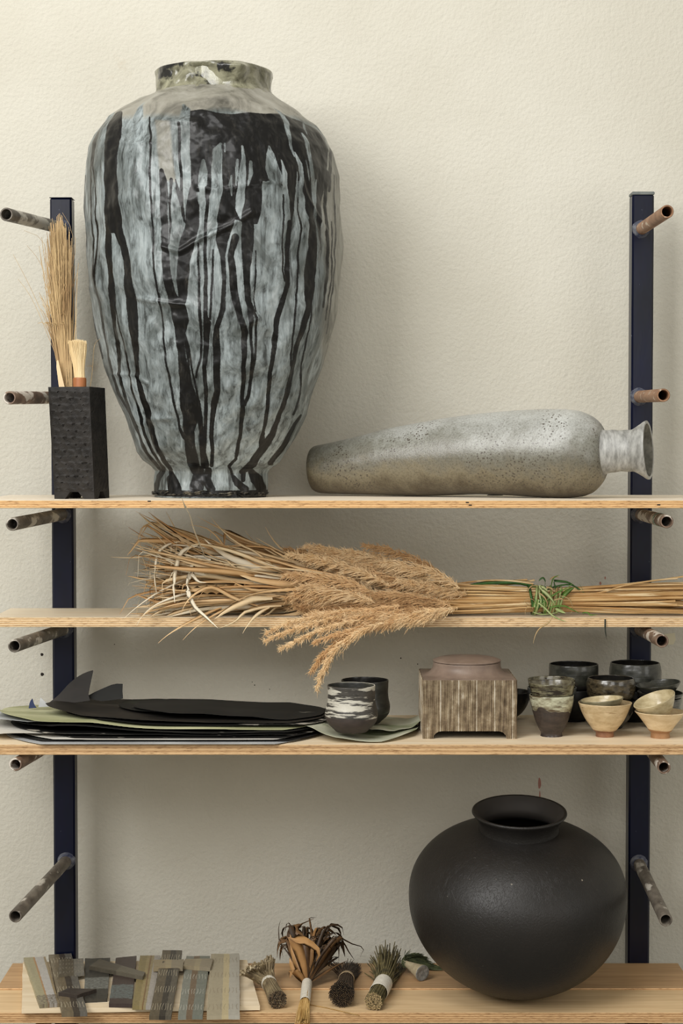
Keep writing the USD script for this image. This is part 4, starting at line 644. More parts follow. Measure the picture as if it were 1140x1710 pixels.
sheet('white sheet sticking out of the stack at the far left', [(-60, 1224), (0, 1223), (40, 1222.5), (70, 1223), (200, 1226), (300, 1226)], [(-60, 1196), (300, 1200)], F3 + .06, .40, 'white', 5, lo=Z3 + .014, ragged=.3)
sheet('dark grey sheet with a flapping torn front edge above the white sheet', [(18, 1209), (22, 1218), (50, 1221), (90, 1228), (110, 1230), (150, 1222), (230, 1228), (330, 1228), (430, 1225), (532, 1222)], [(20, 1200), (532, 1196)], F3 + .04, .41, 'black', 6, lo=Z3 + .017)
sheet('long black sheet just below the pale green one', [(25, 1205), (60, 1209), (120, 1209), (170, 1214), (240, 1220), (330, 1224), (430, 1222), (536, 1219)], [(30, 1194), (536, 1192)], F3 + .045, .42, 'pure', 7, lo=Z3 + .0205)
sheet('pale grey sheet curling at the far left edge of the stack', [(-15, 1197), (20, 1201), (45, 1204), (70, 1203), (120, 1204), (200, 1206)], [(-15, 1186), (200, 1190)], F3 + .09, .40, 'grey', 8, lo=Z3 + .024)
sheet('large pale green painted sheet near the top of the stack', [(-2, 1186), (12, 1192), (30, 1190.5), (42, 1195), (60, 1205), (90, 1208.5), (150, 1210.5), (200, 1218), (250, 1217), (330, 1216), (430, 1218), (534, 1225)], [(2, 1182.5), (60, 1180), (120, 1175), (534, 1196)], F3 + .06, .43, 'green', 9, lo=Z3 + .027, ragged=1.2)
sheet('pale green sheet under the two brushed cups', [(500, 1219), (530, 1223), (560, 1229), (600, 1237), (622, 1239.5), (645, 1236), (672, 1226), (698, 1215)], [(505, 1198), (560, 1204), (643, 1203), (675, 1207), (698, 1213)], F3 + .02, .36, 'pale', 14, lo=Z3 + .0235, ragged=.8)
sheet('pale sheet with an upturned black edge beside the lidded jar', [(560, 1214), (640, 1216), (670, 1225), (690, 1219), (704, 1197)], [(560, 1200), (650, 1202), (672, 1203), (692, 1199), (705, 1189)], F3 + .10, .40, 'pale', 15, lo=Z3 + .0275, ragged=.8)
sheet('black sheet with a pinkish streak under the dark brown sheets', [(108, 1190), (140, 1200), (190, 1206), (250, 1209), (330, 1211), (430, 1211), (520, 1208), (560, 1206)], [(120, 1178), (560, 1186)], F3 + .09, .43, 'black', 10, lo=Z3 + .032)
sheet('dark brown sheet with an orange patch, under the topmost black sheet', [(76, 1178), (104, 1182), (120, 1190), (160, 1196), (210, 1201), (260, 1203), (330, 1205), (420, 1207), (500, 1206), (545, 1202)], [(95, 1165), (140, 1166), (200, 1167), (260, 1170), (330, 1174), (545, 1184)], F3 + .10, .44, 'brown', 11, lo=Z3 + .036)
sheet('charcoal sheet with a greenish back edge, just below the topmost black sheet', [(198, 1183), (225, 1187), (250, 1186), (330, 1190), (420, 1196), (480, 1195)], [(205, 1168.5), (290, 1168.5), (330, 1168.5), (380, 1172), (480, 1178)], F3 + .17, .45, 'char', 12, lo=Z3 + .040, ragged=3)
sheet('topmost black painted sheet with a wavy outline', [(222, 1190), (232, 1198), (290, 1201), (340, 1204.5), (390, 1207), (430, 1204), (480, 1202), (520, 1202), (541, 1192)], [(228, 1180), (262, 1175), (275, 1178), (330, 1176), (400, 1174.5), (440, 1174), (490, 1178), (541, 1188)], F3 + .13, .42, 'pure', 13, lo=Z3 + .044, ragged=1.5)
def fin(p, pts, Y, m, dY=.03):
    P = A(pts, float); n = len(P); base = [W(x, y, Y) for x, y in P]; cx = P[:, 0].mean()
    v = [b + A([0, dY * (P[:, 1].max() - y) / np.ptp(P[:, 1]) * .8, 0]) for b, (x, y) in zip(base, P)]
    from shapely import Polygon
    tri = trimesh.creation.triangulate_polygon(Polygon(P), engine='earcut'); tv = A([W(x, y, Y) + A([0, dY * (P[:, 1].max() - y) / np.ptp(P[:, 1]) * .8, 0]) for x, y in tri[0]])
    k = len(tv); V = np.vstack([tv, tv + A([0, .0014, 0])]); E = trimesh.Trimesh(tv, tri[1], process=False); ed = E.edges[trimesh.grouping.group_rows(E.edges_sorted, require_count=1)]
    f = np.vstack([tri[1], tri[1][:, ::-1] + k] + [[[a, b, a + k], [b, b + k, a + k]] for a, b in ed])
    part('curled_corner', (V, f), SM[m], p, smooth=False)
def dens(p, n=9): return [tuple(q) for q in smoothcurve(p, n)]
fin(SH[11], dens([(78, 1176), (95, 1163), (118, 1139), (138, 1126), (153, 1121)], 12) + dens([(153.5, 1123), (150, 1142), (147, 1160)], 6) + [(150, 1170), (120, 1174)], .30, 'brown')
fin(SH[12], dens([(140, 1166), (168, 1152), (195, 1143.5), (203, 1144)], 8) + [(203.5, 1156), (205, 1167), (170, 1171)], .32, 'char')
fin(SH[7], dens([(48, 1183), (49, 1174), (53, 1167)], 5) + dens([(54, 1169), (57, 1177), (61, 1182)], 5), .30, 'blue', .01)
fin(SH[8], dens([(64, 1181), (65.5, 1172), (67, 1165)], 5) + dens([(70, 1168), (76, 1173), (82, 1177), (84, 1180)], 6), .31, 'grey', .01)
# ------------------------------------------------------------------ bowls
def vessel(name, label, cat, px, prof, m, Y=None, z=None, t=2.2, floor=None, foot=None, wob=.02, seed=0, tilt=(0, 0), n=84, inner=None, group=None, dz=0.0, rim_m=None):
    """prof: outer profile (py, radius px) from the foot to the rim; everything at depth Y. Parts: body, and the inside when it looks different."""
    prof = A(prof, float)
    if Y is None: Y = HIT(px, prof[0, 0] - .13 * prof[0, 1], z)[1]
    s = S(Y); zz = A([plane_z(y, Y) for y in prof[:, 0]]); r = prof[:, 1] * s; z0 = zz[0]; zz = zz - z0
    if z is None: z = z0
    out = smoothcurve(np.stack([r, zz], 1), 34) if len(prof) > 3 else np.stack([r, zz], 1)
    t_ = t * s; zi = (floor * s if floor else .18 * zz[-1])
    keep = out[out[:, 1] > zi + t_]
    inn = keep[::-1] - A([t_, 0]); inn[:, 0] = np.maximum(inn[:, 0], .001)
    rim = [out[-1] + A([-t_ * .2, t_ * .35]), out[-1] + A([-t_ * .6, t_ * .42]), out[-1] + A([-t_ * .95, t_ * .2])]
    base = [(1e-4, .0015), (max(out[0, 0] - .004, .002), .0015), (max(out[0, 0] - .003, .003), 0)]
    outer = np.vstack([base, out, rim]); inside = np.vstack([rim[-1][None], inn, [[inn[-1, 0] * .6, zi + .0015]], [[1e-4, zi]]])
    full = np.vstack([outer, inside[1:]]); v, f = lathe(full, n, wob, seed, 6); no = len(outer)
    R = rotmat([0, 1, 0], tilt[0]) @ rotmat([1, 0, 0], tilt[1]); v = v @ R.T
    base_pt = A([W(px, prof[0, 0], Y)[0], Y, z + dz]); v = v + base_pt
    p = thing(name, label, cat, base_pt, group or ('brushed cups on the painted sheets' if name == 'brushed_cup' else 'bowls and cups at the right of the third shelf'))
    fo = f[(f < no * n).all(1)]; fi = f[(f >= (no - 1) * n).all(1)]
    part('outside', (v[:no * n], fo), m, p, smooth=50); part('inside', (v[(no - 1) * n:], fi - (no - 1) * n), inner or m, p, smooth=50); return p, base_pt, Y
blk = glaze('black_glaze', lin(18, 17, 16), lin(40, 38, 34), lin(24, 22, 20), lin(34, 31, 28), .01, rough=.22, coat=.5)
blk2 = glaze('matt_black', lin(16, 16, 15), lin(28, 27, 26), lin(16, 15, 14), lin(26, 24, 22), .01, rough=.5, coat=.1)
olive_blk = glaze('olive_black', lin(34, 35, 30), lin(62, 62, 54), lin(30, 28, 26), lin(44, 40, 36), .02, rough=.3, coat=.3)
tenmoku = glaze('tenmoku', lin(28, 24, 18), lin(84, 74, 54), lin(20, 18, 16), lin(30, 27, 24), .008, rough=.2, coat=.6, nscale=45, streak=(lin(92, 86, 66), .60))
celadon = glaze('celadon_drip', lin(96, 84, 60), lin(190, 190, 164), lin(38, 30, 25), lin(62, 50, 42), .066, .042, rough=.3, nscale=30, streak=(lin(78, 62, 44), .56))
brownolive = glaze('brown_olive', lin(52, 44, 30), lin(120, 116, 92), lin(44, 36, 28), lin(60, 50, 40), .02, rough=.22, nscale=38, streak=(lin(40, 34, 28), .55))
cream = glaze('cream_glaze', lin(178, 154, 114), lin(206, 184, 146), lin(112, 74, 50), lin(146, 102, 70), .018, .006, rough=.35, nscale=30, streak=(lin(150, 122, 84), .62), coat=.25)
cream2 = glaze('cream_pale', lin(200, 176, 136), lin(222, 202, 166), lin(140, 100, 64), lin(166, 124, 84), .022, .010, rough=.33, nscale=24, streak=(lin(146, 112, 74), .64), coat=.3)
beige = glaze('beige_glaze', lin(170, 154, 116), lin(204, 190, 154), lin(170, 154, 116), lin(190, 172, 136), -1, rough=.3, nscale=30, coat=.3)
greyb = glaze('blue_grey', lin(58, 62, 62), lin(98, 100, 96), lin(40, 40, 40), lin(54, 54, 52), .01, rough=.25)
inblk = M('inside_black', lin(20, 19, 18), lin(38, 36, 32), 30, rough=.25, coat=.3)
inol = M('inside_olive', lin(64, 56, 40), lin(128, 122, 98), 40, rough=.22, coat=.4, c=lin(40, 34, 28), cscale=30, camt=(.52, .6))
slip = glaze('slip_brushed', lin(46, 44, 40), lin(66, 62, 56), lin(52, 45, 40), lin(68, 58, 52), .040, .008, rough=.5, coat=.1, streak=(lin(190, 186, 172), .50))
slip2 = glaze('slip_dark', lin(34, 34, 31), lin(52, 52, 46), lin(34, 30, 27), lin(46, 40, 36), .03, .008, rough=.4, coat=.15, streak=(lin(72, 72, 62), .62))
def stack_z(px, py, Y, r):
    x = W(px, py, Y)[0]; i, j = int((x - HF['x0']) / .003), int((Y - F3 + .1) / .005); k = int(r / .003) + 1; return HF['h'][max(i - k, 0):i + k, max(j - k, 0):j + k].max() + .0004
CUP = [(1229, 26), (1225, 30), (1216, 39), (1209, 43), (1202, 44.5), (1194, 43.8), (1182, 40.8), (1170, 39.6), (1159, 39.8), (1152.5, 40.3)]
vessel('brushed_cup', 'cup with white brushed slip standing in front on the painted sheets', 'cup', 586.5, CUP, slip, z=stack_z(586.5, 1229, .045, .041), seed=1, inner=slip2, Y=.045)
vessel('brushed_cup', 'darker grey cup standing behind the white-brushed cup', 'cup', 609, [(1213, 25), (1209, 29), (1202, 37), (1194, 41.5), (1186, 42), (1174, 40), (1160, 39), (1150, 39.4), (1142.5, 39.8)], slip2, z=stack_z(609, 1213, .20, .04), Y=.20, seed=2, inner=inblk)
# ------------------------------------------------------------------ lidded square jar
jz = Z3; J0, J1 = HIT(706.5, 1233.5, jz), HIT(862, 1234, jz); jw = J1[0] - J0[0]; jy = (J0[1] + J1[1]) / 2; jx0 = J0[0]
Ym = jy + jw / 2; ztop = W(780, 1136, jy)[2]; zarch = W(780, 1221, jy)[2]
jar = thing('lidded_jar', 'square lidded stoneware jar with ribbed sides on four low feet', 'jar', (jx0 + jw / 2, Ym, jz))
ribm = mat('ribbed_clay', {'a': ('attribute', {'attribute': 'ridge'}), 'tc': ('texture_coordinate', {}), 'm': ('mapping', {'scale': (160, 160, 9)}), 'n': ('noise_texture', {'scale': 1, 'detail': 3}), 'n2': ('noise_texture', {'scale': 34, 'detail': 6, 'roughness': .75}), 'mu': ('math', {'math_type': 'multiply_add', 'value2': .9, 'value3': -.45}), 'ad': ('math', {'math_type': 'add', 'use_clamp': True}), 'ad2': ('math', {'math_type': 'multiply_add', 'value2': 1.3, 'value3': -.65}), 'ad3': ('math', {'math_type': 'add', 'use_clamp': True}),
     'r': ('rgb_ramp', {'ramp': [(.1, lin(72, 60, 46)), (.45, lin(122, 105, 83)), (.75, lin(158, 143, 117)), (1, lin(212, 203, 186))]}), 'p': ('principled_bsdf', {'roughness': .7, 'specular_ior_level': .3})},
     [('tc.object', 'm.vector'), ('m.vector', 'n.vector'), ('tc.object', 'n2.vector'), ('n.fac', 'mu.value1'), ('mu.value', 'ad.value1'), ('a.fac', 'ad.value2'), ('n2.fac', 'ad2.value1'), ('ad2.value', 'ad3.value1'), ('ad.value', 'ad3.value2'), ('ad3.value', 'r.fac'), ('r.color', 'p.base_color')])
lidm = M('jar_clay', lin(118, 101, 89), lin(138, 120, 106), 20, rough=.42, bump=.15, bscale=260, spec=.35)
def ribbed(o, du, nrm, L, arch=True):
    """a ribbed wall with an arched cut-out at the bottom, as vertical strips"""
    nr = 62; rg = np.random.default_rng(3); us, hs, rd = [], [], []
    for k in range(nr):
        big = k % 12 == 11
        for a, h in ((0.0, 0), (.22, .0012), (.5, .0017), (.72, .0012), (.98, 0)): us.append((k + a) / nr); hs.append(h * (1.35 if big else rg.uniform(.7, 1.05))); rd.append((.95 if big else rg.uniform(.42, .72)) * (h > .001) + (.25) * (h <= .001))
    us, hs, rd = A(us), A(hs), A(rd); H_ = ztop - jz; foot = .107
    nv = 12; V = np.zeros((nv, len(us), 3)); RD = np.zeros((nv, len(us)))
    for i, u in enumerate(us):
        low = 0.0
        if arch and foot < u < 1 - foot:
            e = min(u - foot, 1 - foot - u) * L; rr = .022; low = (zarch - jz) * (1 if e > rr else math.sqrt(max(0, 1 - (1 - e / rr) ** 2)))
        for j, t in enumerate(np.linspace(0, 1, nv)):
            V[j, i] = o + du * u * L + nrm * (hs[i] + .0006 * math.sin(9 * t + i)) + A([0, 0, low + (H_ - low) * t]); RD[j, i] = rd[i]
    return V.reshape(-1, 3), quads(nv, len(us)), RD.ravel()
C00, C10, C11, C01 = A([jx0, jy, jz]), A([jx0 + jw, jy, jz]), A([jx0 + jw, jy + jw, jz]), A([jx0, jy + jw, jz])
for o, du, nn in ((C00, A([1.0, 0, 0]), A([0, -1.0, 0])), (C10, A([0, 1.0, 0]), A([1.0, 0, 0])), (C11, A([-1.0, 0, 0]), A([0, 1.0, 0])), (C01, A([0, -1.0, 0]), A([-1.0, 0, 0]))):
    v, f, rd = ribbed(o, du, nn, jw, nn[1] < -.5); part('ribbed_side', (v, f), ribm, jar, smooth=False, primvars={'ridge': rd})  # arch only in front; other sides closed to keep the underside dark
import manifold3d as m3
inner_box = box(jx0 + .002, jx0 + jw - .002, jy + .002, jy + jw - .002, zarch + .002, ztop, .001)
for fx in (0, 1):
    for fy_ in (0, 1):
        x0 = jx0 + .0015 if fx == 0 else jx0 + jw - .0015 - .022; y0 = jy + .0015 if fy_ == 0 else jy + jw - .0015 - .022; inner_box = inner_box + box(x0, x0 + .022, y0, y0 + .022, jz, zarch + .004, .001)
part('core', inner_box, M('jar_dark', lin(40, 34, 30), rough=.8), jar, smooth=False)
ccx, ccy, s = jx0 + jw / 2, Ym, S(Ym); rn = 56.5 * s; zl = W(785, 1103, Ym)[2]; hw = jw / 2
# shoulder: flat square top blending into the round collar
nt = 128; th = np.linspace(0, 2 * np.pi, nt, endpoint=False); sqr = hw * .995 / np.maximum(np.abs(np.cos(th)), np.abs(np.sin(th)))
rows = [(sqr, ztop - .0005), (sqr - .0008, ztop + .0006)]
for a in np.linspace(0, 1, 9): r = 0; e = rn + .030 - .030 * math.sin(a * np.pi / 2); rows.append((np.minimum(np.full(nt, e), sqr - .001), ztop + .001 + .026 * (1 - math.cos(a * np.pi / 2))))
rows += [(np.full(nt, rn), zl - .004), (np.full(nt, rn - .001), zl - .0025), (np.full(nt, rn - .006), zl - .0025)]
V = np.concatenate([np.stack([ccx + r * np.cos(th), ccy + r * np.sin(th), np.full(nt, z)], -1) for r, z in rows])
part('shoulder', (V, quads(len(rows), nt, True)), lidm, jar, smooth=45)
v, f = lathe([(1e-4, -.002), (rn - .004, -.002), (rn + .0003, -.0012), (rn + .001, .0005), (rn + .0005, .0022), (rn - .003, .0040), (rn * .8, .0085), (rn * .5, .0115), (rn * .2, .0125), (1e-4, .0128)], 96)
part('lid', (v + A([ccx, ccy, zl]), f), lidm, jar, smooth=40)
# ---- the bowls to the right, one thing each
vessel('tea_bowl', 'plain black bowl half hidden behind the right side of the lidded jar', 'bowl', 846, [(1206, 16), (1202, 17), (1196, 24), (1184, 33), (1172, 37.5), (1160, 39.5)], blk2, z=Z3, Y=.40, inner=inblk, seed=3)
# front left stack
_, bp0, yc = vessel('celadon_cup', 'brown cup with pale celadon drips, bottom of the left front stack', 'cup', 920.5, [(1231, 18.5), (1225, 17.6), (1222.5, 19.5), (1215, 23.5), (1203, 28.5), (1188, 32.5), (1176, 35.6), (1163, 37.3)], celadon, z=Z3, seed=4, inner=inol, floor=9, wob=.025)
vessel('tea_bowl', 'brown and olive glazed cup nested on the celadon cup', 'cup', 921.2, [(1196, 14), (1190, 19), (1180, 27), (1172, 30), (1166, 31.8), (1160, 33.6), (1155, 35.6), (1148, 37), (1140, 38.7)], brownolive, Y=yc, seed=5, inner=inol, floor=6, wob=.02)
y2 = yc + .135
vessel('tea_bowl', 'thin-rimmed dark cup topmost right behind the olive nested cup', 'cup', 920.5, [(1170, 16), (1160, 30), (1148, 36), (1140, 38.5), (1134, 39.5)], brownolive, Y=y2, seed=6, inner=inol, floor=5, wob=.03)
vessel('tea_bowl', 'blue-grey bowl hidden behind the left front cup stack, its rim edges peeking out', 'bowl', 921, [(1212, 15), (1206, 18), (1190, 28), (1172, 36), (1158, 39.5), (1145, 41.3)], greyb, Y=y2, z=Z3, dz=0, seed=7, inner=inblk, floor=22)
# back left pair
vessel('tea_bowl', 'large olive-black bowl at the back, left of the two tallest', 'bowl', 957.5, [(1152, 26), (1149, 34), (1143, 38.5), (1132, 41.3), (1118, 41.5), (1109, 40.7)], olive_blk, Y=.375, seed=8, inner=inblk, floor=6, wob=.022)
vessel('tea_bowl', 'dark bowl carrying the left large olive-black bowl', 'bowl', 957, [(1206, 20), (1202, 22), (1192, 32), (1176, 39), (1162, 41.5), (1152.6, 41.5)], blk2, Y=.375, z=Z3, seed=9, inner=inblk, floor=40, dz=0)
# centre
_, _, yg = vessel('cream_bowl', 'cream speckled bowl on a reddish foot, in the middle of the front row', 'bowl', 1009.5, [(1231.5, 15.2), (1224, 15), (1222.5, 17.5), (1214, 25), (1205, 31.5), (1196, 36.5), (1186, 40.8), (1175.5, 45)], cream, z=Z3, seed=10, inner=cream, floor=14)
vessel('small_bowl', 'small grey-green bowl tipped inside the cream speckled bowl', 'bowl', 1007, [(1196, 12), (1190, 22), (1180, 30), (1173, 34.5), (1168.5, 36.5)], glaze('grey_green', lin(96, 90, 66), lin(140, 132, 104), lin(50, 46, 36), lin(70, 64, 50), .026, .002, rough=.3), Y=yg, seed=11, tilt=(-.10, 0), inner=beige, floor=5, dz=.002)
vessel('tea_bowl', 'glossy brown-black tea bowl stacked behind the cream speckled bowl', 'bowl', 1019.5, [(1170, 25), (1167, 33), (1161, 38.5), (1152, 40.4), (1142, 40.2), (1132.5, 38.4)], tenmoku, Y=.25, seed=12, inner=inblk, floor=7, wob=.025)
vessel('tea_bowl', 'black wide bowl beneath the glossy brown-black tea bowl', 'bowl', 1018, [(1217, 20), (1213, 22), (1203, 31), (1190, 38), (1178, 41.5), (1170.6, 42.5)], blk, Y=.25, z=Z3, seed=13, inner=inblk, floor=40)
# back right
vessel('tea_bowl', 'large olive-black bowl at the back, in front of the right rack post', 'bowl', 1060, [(1153, 26), (1149, 34), (1143, 40), (1134, 43.2), (1120, 43), (1107, 41)], olive_blk, Y=.37, seed=14, inner=inblk, floor=6, wob=.03)
vessel('tea_bowl', 'dark bowl carrying the right large olive-black bowl', 'bowl', 1060, [(1206, 20), (1202, 22), (1192, 31), (1176, 37), (1162, 39.5), (1153.6, 39.5)], blk2, Y=.37, z=Z3, seed=15, inner=inblk, floor=40)
# right stack
yr = .255
vessel('tea_bowl', 'shallow dark olive bowl tipped on top of the right stack', 'bowl', 1101, [(1163, 14), (1159, 22), (1153, 29), (1147, 34), (1141.5, 37.5)], olive_blk, Y=yr, seed=16, tilt=(-.12, .03), inner=olive_blk, floor=5)
vessel('tea_bowl', 'dark bowl with a light thin rim, second in the right stack', 'bowl', 1100.5, [(1184, 12), (1178, 21), (1171, 29), (1165, 33), (1160, 37), (1156, 39)], blk, Y=yr, seed=17, tilt=(.03, .03), inner=olive_blk, floor=6)
vessel('tea_bowl', 'silvery black streaked bowl at the bottom of the right stack', 'bowl', 1100, [(1217, 18), (1212, 19), (1207, 25), (1196, 32.5), (1182, 36.5), (1168, 37.6)], glaze('silver_black', lin(26, 26, 24), lin(96, 94, 86), lin(22, 20, 19), lin(34, 32, 30), .02, rough=.2, nscale=34, coat=.6), Y=yr, z=Z3, seed=18, inner=inblk, floor=14)
_, _, ye = vessel('cream_bowl', 'pale cream footed bowl at the right end of the front row', 'bowl', 1102, [(1233.5, 16.2), (1224.5, 15.8), (1223, 18), (1213, 25), (1205, 31), (1197, 37.5), (1190.5, 43)], cream2, z=Z3, seed=19, inner=cream2, floor=13, wob=.018)
vessel('small_bowl', 'beige bowl leaning steeply inside the pale cream footed bowl', 'bowl', 1103, [(1206, 14), (1203, 17), (1194, 25), (1184, 31), (1172, 36.5)], beige, Y=ye, seed=20, tilt=(-.37, .13), inner=beige, floor=5, dz=.012)
# ================================================================== BOTTOM SHELF
# ------------------------------------------------------------------ the round black pot
PT = math.radians(9.0); pc = (864.0, 1502.0)
def pot_low(Y): s = S(Y); return W(*pc, Y)[2] - s * math.sqrt((168 * math.cos(PT)) ** 2 + (183 * math.sin(PT)) ** 2)
ylo, yhi = .05, .45
for _ in range(40):
    ym = (ylo + yhi) / 2
    if pot_low(ym) < Z4 + .0004: ylo, yhi = (ylo, ym) if pot_low(.05) > pot_low(.45) else (ym, yhi)
    else: ylo, yhi = (ym, yhi) if pot_low(.05) > pot_low(.45) else (ylo, ym)
PY = float(np.clip(ym, .20, .30)); s = S(PY); pcen = W(*pc, PY); pcen[2] += Z4 + .0024 - pot_low(PY)
a = np.linspace(-np.pi / 2, 0, 60); low = np.stack([183 * np.cos(a), 168 * np.sin(a)], 1); a = np.linspace(0, math.acos(68 / 183), 60)[1:]; rr_ = 183 - (183 - 67.5) * np.linspace(0, 1, 60)[1:] ** 1.6; upp = np.stack([rr_, 122 * (1 - (rr_ / 183) ** 2.35) ** (1 / 2.2)], 1)
body = np.vstack([low, upp]); nk = [(67.4, 114), (66.6, 120), (67.2, 127), (69.5, 134), (73.6, 140), (77.4, 144)]; lipp = [(79.2, 146.5), (78.6, 148.8), (76.5, 150), (74, 149)]
ins = [(74, 149), (69.5, 143), (64.5, 136), (61.5, 128), (60.5, 118), (75, 106), (120, 88), (165, 36), (174, -10), (150, -90), (90, -140), (1e-4, -156)]
pm = mat('black_clay', {'tc': ('texture_coordinate', {}), 'n': ('noise_texture', {'scale': 6, 'detail': 5}), 'r': ('rgb_ramp', {'ramp': [(.3, lin(24, 22, 20)), (.7, lin(34, 31, 28))]}), 'm': ('mapping', {'scale': (46, 46, 15)}), 'v': ('voronoi_texture', {'scale': 1.6, 'feature': 'f1'}), 'nn': ('noise_texture', {'scale': 1.1, 'detail': 3, 'distortion': 2.2}), 'vr': ('rgb_ramp', {'ramp': [(.47, (0, 0, 0)), (.5, (1, 1, 1)), (.53, (0, 0, 0))]}),
     'f': ('noise_texture', {'scale': 190, 'detail': 3}), 'ad': ('mix_color', {'blend_type': 'subtract', 'fac': .35}), 'b': ('bump', {'strength': .4, 'distance': .002}), 'sp': ('noise_texture', {'scale': 75, 'detail': 2}), 'sr': ('rgb_ramp', {'ramp': [(.76, (0, 0, 0)), (.79, (1, 1, 1))]}), 'mx': ('mix_color', {'b': lin(120, 112, 100)}), 'p': ('principled_bsdf', {'roughness': .45, 'specular_ior_level': .42})},
     [('tc.object', 'n.vector'), ('n.fac', 'r.fac'), ('tc.object', 'm.vector'), ('m.vector', 'nn.vector'), ('nn.fac', 'vr.fac'), ('tc.object', 'f.vector'), ('f.color', 'ad.a'), ('vr.color', 'ad.b'), ('ad.result', 'b.height'), ('tc.object', 'sp.vector'), ('sp.fac', 'sr.fac'), ('r.color', 'mx.a'), ('sr.color', 'mx.fac'), ('mx.result', 'p.base_color'), ('b.normal', 'p.normal')])
Rp = rotmat([1, 0, 0], PT)
def potpart(pr, n=160, wob=.006): v, f = lathe(A(pr) * s, n, wob, 4, 4); return v @ Rp.T + pcen, f
pot2 = thing('moon_jar', 'big round matt black pot with a short flared neck', 'pot', A([pcen[0], PY, Z4]))
part('body', potpart(body), pm, pot2, smooth=60); part('neck', potpart(np.vstack([nk, lipp]), wob=.004), pm, pot2, smooth=60); part('inside', potpart(ins, wob=.004), M('pot_interior', lin(40, 36, 32), lin(50, 45, 40), 12, rough=.7), pot2, smooth=60)
# ------------------------------------------------------------------ tile board and glaze tiles
bz = Z4 + .0055; bt_ = .0115
def flat(px, py, z, ymax=.468):
    p = HIT(px, py, z)
    return p if p[1] <= ymax else W(px, py, ymax)
def slab(name, label, cat, pts, z, th, m, bulge=0, group=None, noise=.0005, seed=0, parent=None):
    """a flat slab from its four top corners (rear left, rear right, front right, front left) in the photograph"""
    c = [flat(*q, z) for q in pts]; nu, nv = 9, 15
    top = quad_surface(c[3], c[2], c[1], c[0], nu, nv); g = np.random.default_rng(seed)
    u, v = np.meshgrid(np.linspace(0, 1, nu), np.linspace(0, 1, nv))
    top = top + A([0, 0, 1.0]) * ((meshkit.fbm(top * 45 + seed, 2, seed) - .5) * noise * 2)[..., None]
    e = np.clip(np.minimum(np.minimum(u, 1 - u), np.minimum(v, 1 - v)) * 60, 0, 1); top[..., 2] -= (1 - e) * .0008
    xy = (meshkit.fbm(top[..., :2].repeat(2, -1)[..., :3] * 30 + seed, 2, seed + 1) - .5) * .003; top[..., 0] += xy * (1 - e)
    n = nu * nv; V = np.concatenate([top.reshape(-1, 3), (top - A([0, 0, th])).reshape(-1, 3)]); q = quads(nv, nu)
    rim = list(range(nu)) + [j * nu + nu - 1 for j in range(1, nv)] + [(nv - 1) * nu + i for i in range(nu - 2, -1, -1)] + [j * nu for j in range(nv - 2, 0, -1)]
    rf = []
    for a, b in zip(rim, rim[1:] + rim[:1]): rf += [[a, a + n, b], [b, a + n, b + n]]
    p = thing(name, label, cat, V.mean(0) * A([1, 1, 0]) + A([0, 0, V[:, 2].min()]), group)
    part('slab', (V, np.vstack([q, q[:, ::-1] + n, rf])), m, p, smooth=False, primvars={'across': np.r_[u.ravel(), u.ravel()], 'along': np.r_[v.ravel(), v.ravel()]}); return p
slab('tile_board', 'pale plywood board lying under the glaze test tiles', 'board', [(38, 1606), (412, 1602.5), (434, 1679), (36.5, 1684.5)], bz + bt_, bt_, M('board_ply', lin(216, 196, 162), lin(232, 216, 188), 3, stretch=(1, 14, 14), rough=.6), noise=0)
